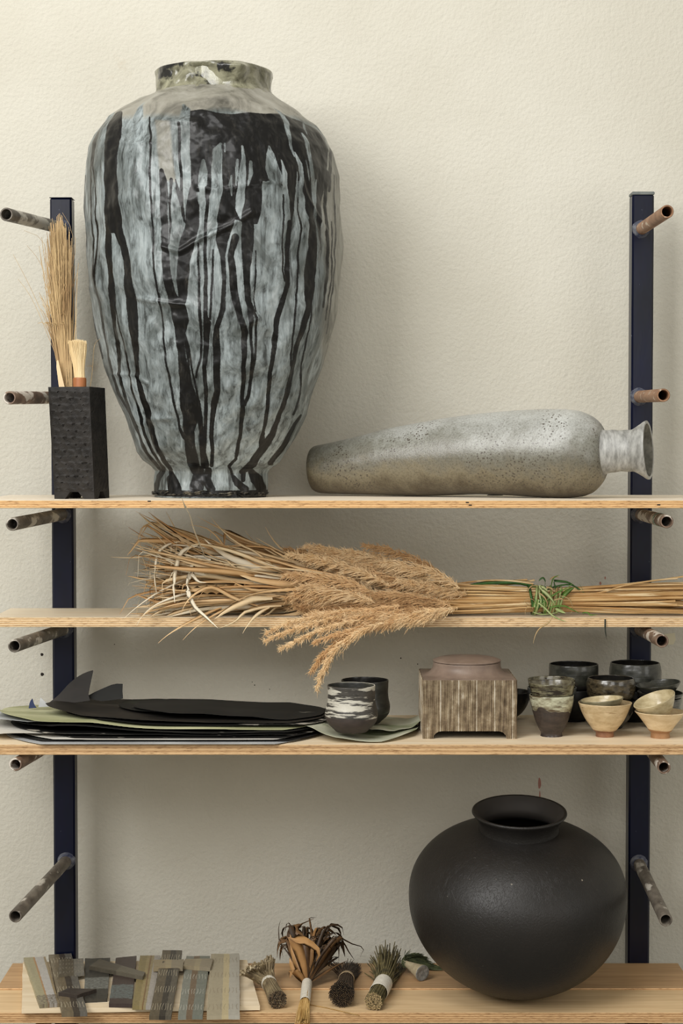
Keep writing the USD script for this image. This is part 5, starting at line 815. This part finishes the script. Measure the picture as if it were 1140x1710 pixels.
def tile_m(name, stripes, comb=None, crack=None, end=None, rough=.4, var=.5):
    """glaze stripes run along the tile; comb: (colour, density) wavy scratched lines; end: (v0, v1, colour) a band across"""
    nodes = {'u': ('attribute', {'attribute': 'across'}), 'v': ('attribute', {'attribute': 'along'}), 'cx': ('combine_xyz', {}), 'm': ('mapping', {'scale': (4.0, 14, 1)}), 'n': ('noise_texture', {'scale': 1.6, 'detail': 7, 'roughness': .72}), 'ml': ('math', {'math_type': 'multiply_add', 'value2': .10, 'value3': -.05}), 'ad': ('math', {'math_type': 'add'}),
             'r': ('rgb_ramp', {'ramp': stripes}), 'nr': ('rgb_ramp', {'ramp': [(.25, (1 - var, 1 - var, 1 - var)), (.6, (1, 1, 1))]}), 'mm': ('mix_color', {'blend_type': 'multiply', 'fac': 1}), 'p': ('principled_bsdf', {'roughness': rough, 'specular_ior_level': .5})}
    links = [('u.fac', 'cx.x'), ('v.fac', 'cx.y'), ('cx.vector', 'm.vector'), ('m.vector', 'n.vector'), ('n.fac', 'ml.value1'), ('ml.value', 'ad.value1'), ('u.fac', 'ad.value2'), ('ad.value', 'r.fac'), ('n.fac', 'nr.fac'), ('r.color', 'mm.a'), ('nr.color', 'mm.b')]; col = 'mm.result'
    if end:
        nodes.update({'e0': ('math', {'math_type': 'add'}), 'er': ('rgb_ramp', {'ramp': [(max(end[0] - .005, 0), (0, 0, 0)), (end[0] + .005, (1, 1, 1)), (end[1] - .005, (1, 1, 1)), (min(end[1] + .005, 1), (0, 0, 0))] if end[0] > 0 else [(0, (1, 1, 1)), (end[1] - .005, (1, 1, 1)), (end[1] + .005, (0, 0, 0))]}), 'e5': ('mix_color', {'b': end[2]}), 'e3': ('mapping', {'scale': (8, 60, 1)}), 'en': ('noise_texture', {'scale': 1, 'detail': 4}), 'e2': ('rgb_ramp', {'ramp': [(.35, (.25, .25, .25)), (.65, (1, 1, 1))]}), 'em': ('mix_color', {'blend_type': 'multiply', 'fac': 1})})
        links += [('v.fac', 'e0.value1'), ('ml.value', 'e0.value2'), ('e0.value', 'er.fac'), ('cx.vector', 'e3.vector'), ('e3.vector', 'en.vector'), ('en.fac', 'e2.fac'), ('er.color', 'em.a'), ('e2.color', 'em.b'), ('em.result', 'e5.fac'), (col, 'e5.a')]; col = 'e5.result'
    if comb:
        nodes.update({'w': ('wave_texture', {'wave_type': 'bands', 'bands_direction': 'x', 'scale': 2.6, 'distortion': 4.0, 'detail': 1, 'detail_scale': 1.6}), 'wm': ('mapping', {'scale': (1, 3.4, 1)}), 'wr': ('rgb_ramp', {'ramp': [(.82, (0, 0, 0)), (.95, (.5, .5, .5))]}), 'bm': ('wave_texture', {'wave_type': 'bands', 'bands_direction': 'y', 'scale': 1.25, 'distortion': 1.2}), 'br': ('rgb_ramp', {'ramp': [(comb[1], (0, 0, 0)), (comb[1] + .1, (1, 1, 1))]}), 'wx': ('mix_color', {'blend_type': 'multiply', 'fac': 1}), 'w5': ('mix_color', {'b': comb[0]})})
        links += [('cx.vector', 'wm.vector'), ('wm.vector', 'w.vector'), ('w.fac', 'wr.fac'), ('cx.vector', 'bm.vector'), ('bm.fac', 'br.fac'), ('wr.color', 'wx.a'), ('br.color', 'wx.b'), ('wx.result', 'w5.fac'), (col, 'w5.a')]; col = 'w5.result'
    links.append((col, 'p.base_color')); return mat(name, nodes, links)
def st(*cs): return [x for k, (p0, p1, c) in enumerate(cs) for x in ((p0 + .008, lin(*c)), (p1 - .008, lin(*c)))]
t1z = bz + bt_ + .011; t2z = t1z + .011; white = lin(184, 174, 150)
T = [('glaze test tile with pale panels and a tan edge line, leftmost on the board', [(39.3, 1598.6), (76, 1597), (99, 1674.5), (65.6, 1676.5)], t1z, tile_m('tile_a', st((0, .42, (158, 150, 118)), (.42, .5, (166, 128, 84)), (.5, .9, (178, 174, 168)), (.9, 1, (150, 132, 100))), end=(0, .17, lin(96, 86, 72)), var=.25)),
     ('grey-brown combed glaze tile reaching over the front edge, second from left', [(81, 1593.7), (119, 1591), (146, 1690), (103, 1691)], t1z, tile_m('tile_b', st((0, .45, (112, 100, 78)), (.45, .7, (66, 58, 48)), (.7, 1, (100, 96, 88))), comb=(white, .68))),
     ('small combed grey tile laid across the second tile from left', [(98, 1601), (139, 1600), (141, 1623), (98, 1627)], t2z, tile_m('tile_c', st((0, .6, (98, 90, 74)), (.6, 1, (122, 118, 108))), comb=(lin(150, 142, 124), .55))),
     ('small dark diamond-shaped tile chip on the second tile from left', [(113, 1649.6), (161.4, 1650.5), (129, 1661), (97, 1656.7)], t2z, tile_m('tile_d', st((0, 1, (60, 52, 46))), var=.4)),
     ('dark tile with a silvery streaked band, third from left on the board', [(142, 1600), (184, 1599), (179.5, 1666), (141, 1668)], t1z, tile_m('tile_e', st((0, 1, (58, 56, 50))), end=(.22, .5, lin(120, 122, 116)), var=.5)),
     ('brown-grey tile laid slantwise across two dark tiles', [(166, 1601), (243, 1623), (238, 1630), (149, 1613)], t2z, tile_m('tile_f', st((0, .5, (84, 78, 66)), (.5, 1, (100, 94, 80))), var=.4)),
     ('purple-brown tile with a teal-grey band, under the slanted tile', [(193.7, 1599), (228, 1595.5), (220, 1676), (181.6, 1675)], t1z, tile_m('tile_g', st((0, 1, (64, 52, 48))), end=(.1, .38, lin(98, 108, 106)), var=.4)),
     ('olive-yellow tile with a pale stripe, in the middle of the board', [(234, 1595), (268.5, 1595), (253.4, 1679), (220.5, 1679)], t1z, tile_m('tile_h', st((0, .35, (132, 118, 78)), (.35, .5, (148, 132, 92)), (.5, .58, (122, 96, 62)), (.58, .7, (146, 132, 98)), (.7, 1, (160, 154, 146))), var=.3)),
     ('long dark combed tile reaching over the front edge in the middle', [(271.5, 1586), (304, 1586.5), (285.6, 1696), (249, 1696)], t1z + .003, tile_m('tile_i', st((0, .45, (92, 82, 64)), (.45, .72, (52, 47, 40)), (.72, 1, (88, 82, 70))), comb=(white, .66), var=.55)),
     ('small sandy tile laid across the long dark combed tile', [(257, 1602), (307, 1601), (305, 1615), (256, 1616)], t2z + .003, tile_m('tile_j', st((0, .4, (142, 128, 100)), (.4, .6, (152, 138, 108)), (.6, 1, (136, 126, 106))), var=.2)),
     ('blue-grey tile with a brown stripe, reaching over the front edge', [(311, 1596), (350.6, 1596), (338, 1695), (297, 1696)], t1z, tile_m('tile_k', st((0, .33, (124, 126, 116)), (.33, .58, (110, 92, 72)), (.58, 1, (112, 116, 106))), comb=(lin(190, 188, 176), .7), var=.3)),
     ('small beige tile laid across the blue-grey tile', [(309, 1600.7), (356, 1600), (351, 1616), (306, 1612)], t2z, tile_m('tile_l', st((0, .4, (140, 128, 104)), (.4, .6, (150, 138, 110)), (.6, 1, (138, 128, 108))), var=.2)),
     ('broad cream tile with a yellow stripe, rightmost on the board', [(352, 1592.6), (399.6, 1591.6), (400, 1695), (345, 1695.5)], t1z, tile_m('tile_m', st((0, .46, (160, 150, 126)), (.46, .66, (182, 168, 132)), (.66, 1, (168, 164, 152))), comb=(lin(120, 106, 84), .7), var=.15))]
for k, (lab, pts, z, m) in enumerate(T): slab('glaze_tile', lab, 'tile', pts, z, .0102, m, seed=k + 1, noise=.001, group='glaze test tiles on the board')
# ------------------------------------------------------------------ whisks and brushes
linen = M('linen_band', lin(206, 200, 184), lin(222, 216, 202), 90, rough=.85, bump=.4, bscale=260, bstretch=(1, 1, 3)); twine = M('hemp_twine', lin(132, 112, 84), lin(170, 150, 118), 90, rough=.85, bump=.5, bscale=200)
def tube_between(a, b, ra, rb, n=40, swell=.0, k=14):
    a, b = A(a), A(b); L = np.linalg.norm(b - a); d = (b - a) / L; x = np.cross(d, [0, 0, 1.0]); x /= np.linalg.norm(x); y = np.cross(d, x)
    prof = [(ra * .97, 0)] + [((ra + (rb - ra) * t) * (1 + .012 * math.sin(t * 40)) + swell * math.sin(math.pi * t), L * t) for t in np.linspace(.02, .98, k)] + [(rb * .97, L)]
    v, f = lathe(prof, n, .03, 2); return a + v[:, :1] * x + v[:, 1:2] * y + v[:, 2:] * d, f
def whisk(name, label, cat, E, re, B, rb, band_len, tips, m, band_m, n, rad, seed, zr=0.0, mess=1.0, flat_tip=False, lift=.0, dark_end=None, band_name='band'):
    """a bundle lying with its cut ends E towards the viewer, bound at B, fanning out to the tips (x, y, depth) behind"""
    g = np.random.default_rng(seed); Ez = Z4 + re * S(.1) * 1.02; E3 = HIT(*E, Ez); s = S(E3[1]); B3 = HIT(*B, Z4 + zr + rb * s * 1.09 + .001 + lift); d = B3 - E3; Lb = np.linalg.norm(d); d /= Lb
    x = np.cross(d, [0, 0, 1.0]); x /= np.linalg.norm(x); y = np.cross(x, d)
    p = thing(name, label, cat, A([E3[0], (E3[1] + B3[1]) / 2, Z4]), 'whisks on the lowest shelf'); tp = A(tips, float); P = []
    for i in range(n):
        r = math.sqrt((i + .5) / n); t = i * 2.39996; u, w = r * math.cos(t), r * math.sin(t); f_ = np.clip((u + 1) / 2 + g.normal(0, .13), 0, 1)
        tip2 = A([np.interp(f_, np.linspace(0, 1, len(tp)), tp[:, c]) for c in range(3)]); hh = g.uniform(.0, 1.0)
        tip = W(tip2[0] + g.normal(0, 2) * mess, tip2[1] + (1 - (w + 1) / 2) * 14 * mess + g.normal(0, 2.5) * mess, tip2[2] + .03 * w)
        e = E3 + (x * u + y * w) * re * s - d * g.uniform(0, .006); b = B3 + (x * u + y * w) * rb * s * .93; b2 = B3 + d * band_len + (x * u + y * w) * rb * s * .95
        mid = b2 * .55 + tip * .45 + d * .02
        c = smoothcurve([e, b, b2, mid, tip], 11); c[:, 2] = np.maximum(c[:, 2], Z4 + .0062 * (c[:, 1] > seam - .03) + .001 + rad); P.append(c)
    part('stems', strands(P, rad * A([1, 1, 1, 1, 1, .95, .9, .85, .8, .7, .55]) if not flat_tip else rad * A([1, 1, 1, 1, 1.1, 1.3, 1.5, 1.6, 1.6, 1.6, 1.5]), 5), m, p, smooth=60, kind='stuff')
    ed = [tube_between(q[0] - .0004 * (q[1] - q[0]) / np.linalg.norm(q[1] - q[0]), q[0] + .0012 * (q[1] - q[0]) / np.linalg.norm(q[1] - q[0]), rad * .98, rad * .98, 6, k=2) for q in P]
    caps = []
    for q in P:
        dd = q[0] - q[1]; dd /= np.linalg.norm(dd); xx = np.cross(dd, [0, 0, 1.0]); xx /= np.linalg.norm(xx); yy = np.cross(dd, xx); c0_ = q[0] + dd * .0003; an = np.arange(6) * np.pi / 3
        caps.append((c0_ + (np.cos(an)[:, None] * xx + np.sin(an)[:, None] * yy) * rad, A([[0, 1, 2], [0, 2, 3], [0, 3, 4], [0, 4, 5]])))
    if dark_end is not None: part('cut_ends', cat_(*caps), dark_end, p, smooth=False, kind='stuff')
    part(band_name, tube_between(B3 - d * .002, B3 + d * band_len, rb * s * 1.06, rb * s * 1.04, swell=.0006), band_m, p, smooth=60); return p
stalk_grey = M('stalk_greytan', lin(94, 80, 58), lin(150, 134, 102), 40, stretch=(1, .3, 1), rough=.6, c=lin(180, 166, 134), cscale=60, camt=(.6, .66))
stalk_br = M('stalk_brown', lin(44, 34, 24), lin(82, 64, 46), 60, rough=.65); stalk_gr = M('stalk_green', lin(62, 58, 36), lin(124, 112, 72), 40, rough=.55)
end_dark = M('ends_dark', lin(40, 32, 24), lin(104, 84, 58), 300, lo=.45, hi=.6, rough=.8); end_mid = M('ends_tan', lin(84, 68, 44), lin(176, 152, 108), 300, lo=.35, hi=.6, rough=.8)
whisk('grass_whisk', 'stubby straw whisk with a white band and dark cut ends, beside the tile board', 'whisk', (463, 1669), 15.5, (450, 1644), 12.5, .020, [(403, 1622, .16), (416, 1612, .22), (432, 1606, .27), (444, 1600, .30), (452, 1595, .31), (456, 1602, .30)], stalk_grey, linen, 120, .0021, 1, flat_tip=True, mess=.7, dark_end=end_dark)
whisk('twine_whisk', 'dark brown whisk bound with hemp twine, right of the leafy bundle', 'whisk', (570, 1660), 22, (578, 1636), 13, .016, [(552, 1604, .36), (575, 1606, .41), (584, 1605, .43), (593, 1608, .44), (600, 1616, .43), (596, 1626, .36)], stalk_br, twine, 260, .0013, 2, zr=.004, mess=1.0, dark_end=end_dark, band_name='twine')
whisk('stem_whisk', 'greenish twig whisk with a wide white linen band and pale cut ends', 'whisk', (624, 1672), 15, (632, 1657), 15, .075, [(616, 1600, .38), (626, 1572, .40), (640, 1578, .42), (656, 1572, .43), (666, 1582, .44), (672, 1604, .44)], stalk_gr, linen, 110, .0023, 3, mess=2.4, dark_end=end_mid)
# leafy bundle
lz = Z4 + .020; L0, L1 = HIT(509, 1673, lz), HIT(512.5, 1641, lz + .002); s = S(L0[1]); dl = (L1 - L0) / np.linalg.norm(L1 - L0)
lb = thing('leaf_bundle', 'bundle of broad dry brown leaves tied with a tall white band', 'dried leaves', A([L0[0], (L0[1] + L1[1]) / 2, Z4]))
part('band', tube_between(L0, L1, 8.6 * s, 8.8 * s, swell=.0006), linen, lb, smooth=60)
stem_y = M('stem_yellow', lin(150, 116, 62), lin(190, 156, 98), 50, stretch=(1, .2, .6), rough=.55)
g = np.random.default_rng(41); x = np.cross(dl, [0, 0, 1.0]); x /= np.linalg.norm(x); y = np.cross(x, dl); P = []
for i in range(46):
    r = math.sqrt((i + .5) / 46); t = i * 2.39996; u, w = r * math.cos(t), r * math.sin(t)
    tip = W(505 + u * 11 + g.normal(0, 1.5), 1704 + g.uniform(-4, 8) + abs(u) * 3, F4 - .028 + .012 * w); tip[2] = max(tip[2], Z4 - .03)
    e = L0 + (x * u + y * w) * 7.6 * s; m_ = e * .5 + tip * .5 + A([0, -.004, .008]); c = smoothcurve([L1 + (x * u + y * w) * 7 * s, e, m_, tip], 9)
    on = c[:, 1] > F4 - .006; c[on, 2] = np.maximum(c[on, 2], Z4 + .003); P.append(c)
part('stems', strands(P, .0022, 6), stem_y, lb, smooth=60, kind='stuff')
lm = [M(f'brown_leaf_{k}', lin(*a), lin(*b), 22, stretch=(1, 1, .3), rough=.5, translucent=.12) for k, (a, b) in enumerate((((142, 102, 60), (188, 144, 92)), ((84, 60, 38), (126, 94, 60)), ((48, 36, 24), (80, 60, 40))))]
def bleaf(pts, w, Y0, Y1, k, side=(1, 0, .1), twist=0, n=14, fold=.3):
    P = pxcurve(pts, n, Y0, Y1); P[:, 2] = np.maximum(P[:, 2], Z4 + np.where(P[:, 0] < W(440, 1650, .25)[0], .026, .009)); T_ = np.linspace(0, twist, n)[:, None]; sd = A(side) * np.cos(T_) + A([0, 1.0, .2]) * np.sin(T_)
    part('leaf', blade(P, taper(n, w * S(.25), .3, .45), sd, fold), lm[k], lb, smooth=True)
y0l = L1[1] + .005
BL = [([(509, 1640), (500, 1615), (492, 1585), (484, 1560)], 6.5, .3, 0, .4), ([(511, 1640), (505, 1610), (496, 1580), (489, 1566), (516, 1576), (532, 1592), (527, 1606)], 7, .22, 0, .6), ([(513, 1640), (516, 1615), (521, 1592), (523, 1578)], 6.5, .30, 0, .3), ([(515, 1640), (527, 1612), (545, 1585), (556, 1566)], 5, .36, 1, .5), ([(507, 1641), (494, 1625), (488, 1622), (484, 1634)], 5, .2, 0, .4), ([(506, 1640), (490, 1610), (486, 1598), (482, 1602)], 6, .3, 0, .6), ([(516, 1642), (535, 1628), (556, 1615), (580, 1604)], 3.2, .34, 1, .2), ([(512, 1638), (512, 1600), (510, 1570), (494, 1550), (512, 1540), (524, 1534)], 6, .36, 1, .9), ([(508, 1638), (494, 1600), (484, 1570), (487, 1548), (500, 1542)], 6, .38, 1, .8), ([(514, 1638), (530, 1600), (545, 1570), (548, 1555), (535, 1552)], 5.5, .4, 1, .8),
      ([(516, 1640), (545, 1600), (570, 1572), (572, 1582), (576, 1598)], 4.5, .42, 2, .9), ([(515, 1638), (540, 1590), (560, 1562), (585, 1575), (607, 1584), (601, 1598)], 1.6, .42, 2, .3), ([(515, 1636), (545, 1580), (570, 1570), (580, 1586), (593, 1605)], 1.8, .40, 2, .2), ([(506, 1638), (480, 1590), (466, 1570), (465, 1550), (470, 1534)], 1.2, .36, 2, .2), ([(510, 1638), (500, 1580), (480, 1540), (475, 1556), (468, 1560)], 1.5, .4, 2, .3), ([(512, 1640), (520, 1560), (516, 1532), (530, 1533)], 2.6, .42, 1, .6)]
for pts, w, Y1, k, tw in BL: bleaf(pts, w * (1.3 if w > 3 else 1), y0l, Y1, k, twist=tw)
for i in range(52):
    a = max(g.normal(0.08, .42), -.42); L = g.uniform(60, 104); k = int(g.choice(3, p=[.2, .4, .4]) if a < .15 else g.choice(3, p=[.03, .27, .7])); bx_ = 512 + a * 8
    tx, ty = bx_ + math.sin(a) * L * .85 + (6 if a > 0 else 0), 1640 - math.cos(a) * L
    pts = [(bx_, 1640), (bx_ + (tx - bx_) * .4 - 3, 1640 + (ty - 1640) * .5), (tx, ty)]
    if g.random() < .75: q = g.choice([-1, 1]); pts += [(tx + q * g.uniform(6, 16), ty + g.uniform(-2, 10)), (tx + q * g.uniform(8, 22), ty + g.uniform(12, 28))]
    bleaf(pts, g.uniform(2.2, 7.5), y0l + .02, g.uniform(.3, .45), k, twist=g.normal(.3, .8))
# cone-handled brush
cz_ = Z4 + .0047; D3 = HIT(705, 1625, cz_ + .0225); s = S(D3[1]); AP = W(673, 1606, D3[1] + .075)
cb = thing('cone_brush', 'brush lying next to the black pot, cone-shaped wrapped handle with a grey round end', 'brush', A([D3[0], D3[1], cz_]))
dd = D3 - AP; Lc = np.linalg.norm(dd); dd /= Lc; x = np.cross(dd, [0, 0, 1.0]); x /= np.linalg.norm(x); y = np.cross(dd, x)
v, f = lathe([(3.8 * s, 0), (5.5 * s, Lc * .25), (8.5 * s, Lc * .55), (11.5 * s, Lc * .8), (13.4 * s, Lc * .95), (13.8 * s, Lc)], 40, .04, 3)
part('handle', (AP + v[:, :1] * x + v[:, 1:2] * y + v[:, 2:] * dd, f), M('cord_wrap', lin(160, 146, 116), lin(186, 172, 142), 60, rough=.8, bump=.4, bscale=120), cb, smooth=60)
v, f = lathe([(13.8 * s, Lc), (13.2 * s, Lc + .0015), (10 * s, Lc + .001), (6 * s, Lc - .001), (1e-4, Lc)], 40, .05, 3)
part('end_face', (AP + v[:, :1] * x + v[:, 1:2] * y + v[:, 2:] * dd, f), M('grey_end', lin(104, 104, 100), lin(160, 158, 152), 90, rough=.8, bump=.5, bscale=160), cb, smooth=60, label='grey frayed round end')
g = np.random.default_rng(6); P = []
for i in range(320):
    f_ = g.beta(1.3, 1.0); o = AP + (x * g.normal(0, .4) + y * g.normal(0, .4)) * 4 * s; tip = W(678 + f_ * 62 + g.normal(0, 2), 1595 + 26 * f_ ** 2.2 + g.normal(0, 3.5) + (6 if f_ > .6 else 0), AP[1] + .02 + .05 * math.sin(f_ * 3) + g.normal(0, .008)); c = smoothcurve([o + dd * .03, o, (o + tip) / 2 + A([0, .012, .004]), tip], 7); c[:, 2] = np.maximum(c[:, 2], cz_ + .003); P.append(c)
part('bristles', strands(P, .0014 * A([1, 1, 1, .9, .8, .7, .5]), 4), M('bristle_green', lin(48, 54, 34), lin(92, 98, 64), 50, rough=.6), cb, kind='stuff')
tw = [HIT(x_, y_, Z4 + .0016) for x_, y_ in ((505, 1676), (540, 1682), (575, 1690), (600, 1696))]
part('loose_twig', strands(smoothcurve(tw, 8)[None], .0011, 6), stem_y, smooth=60, label='thin loose twig lying on the front of the lowest shelf', cat='twig')
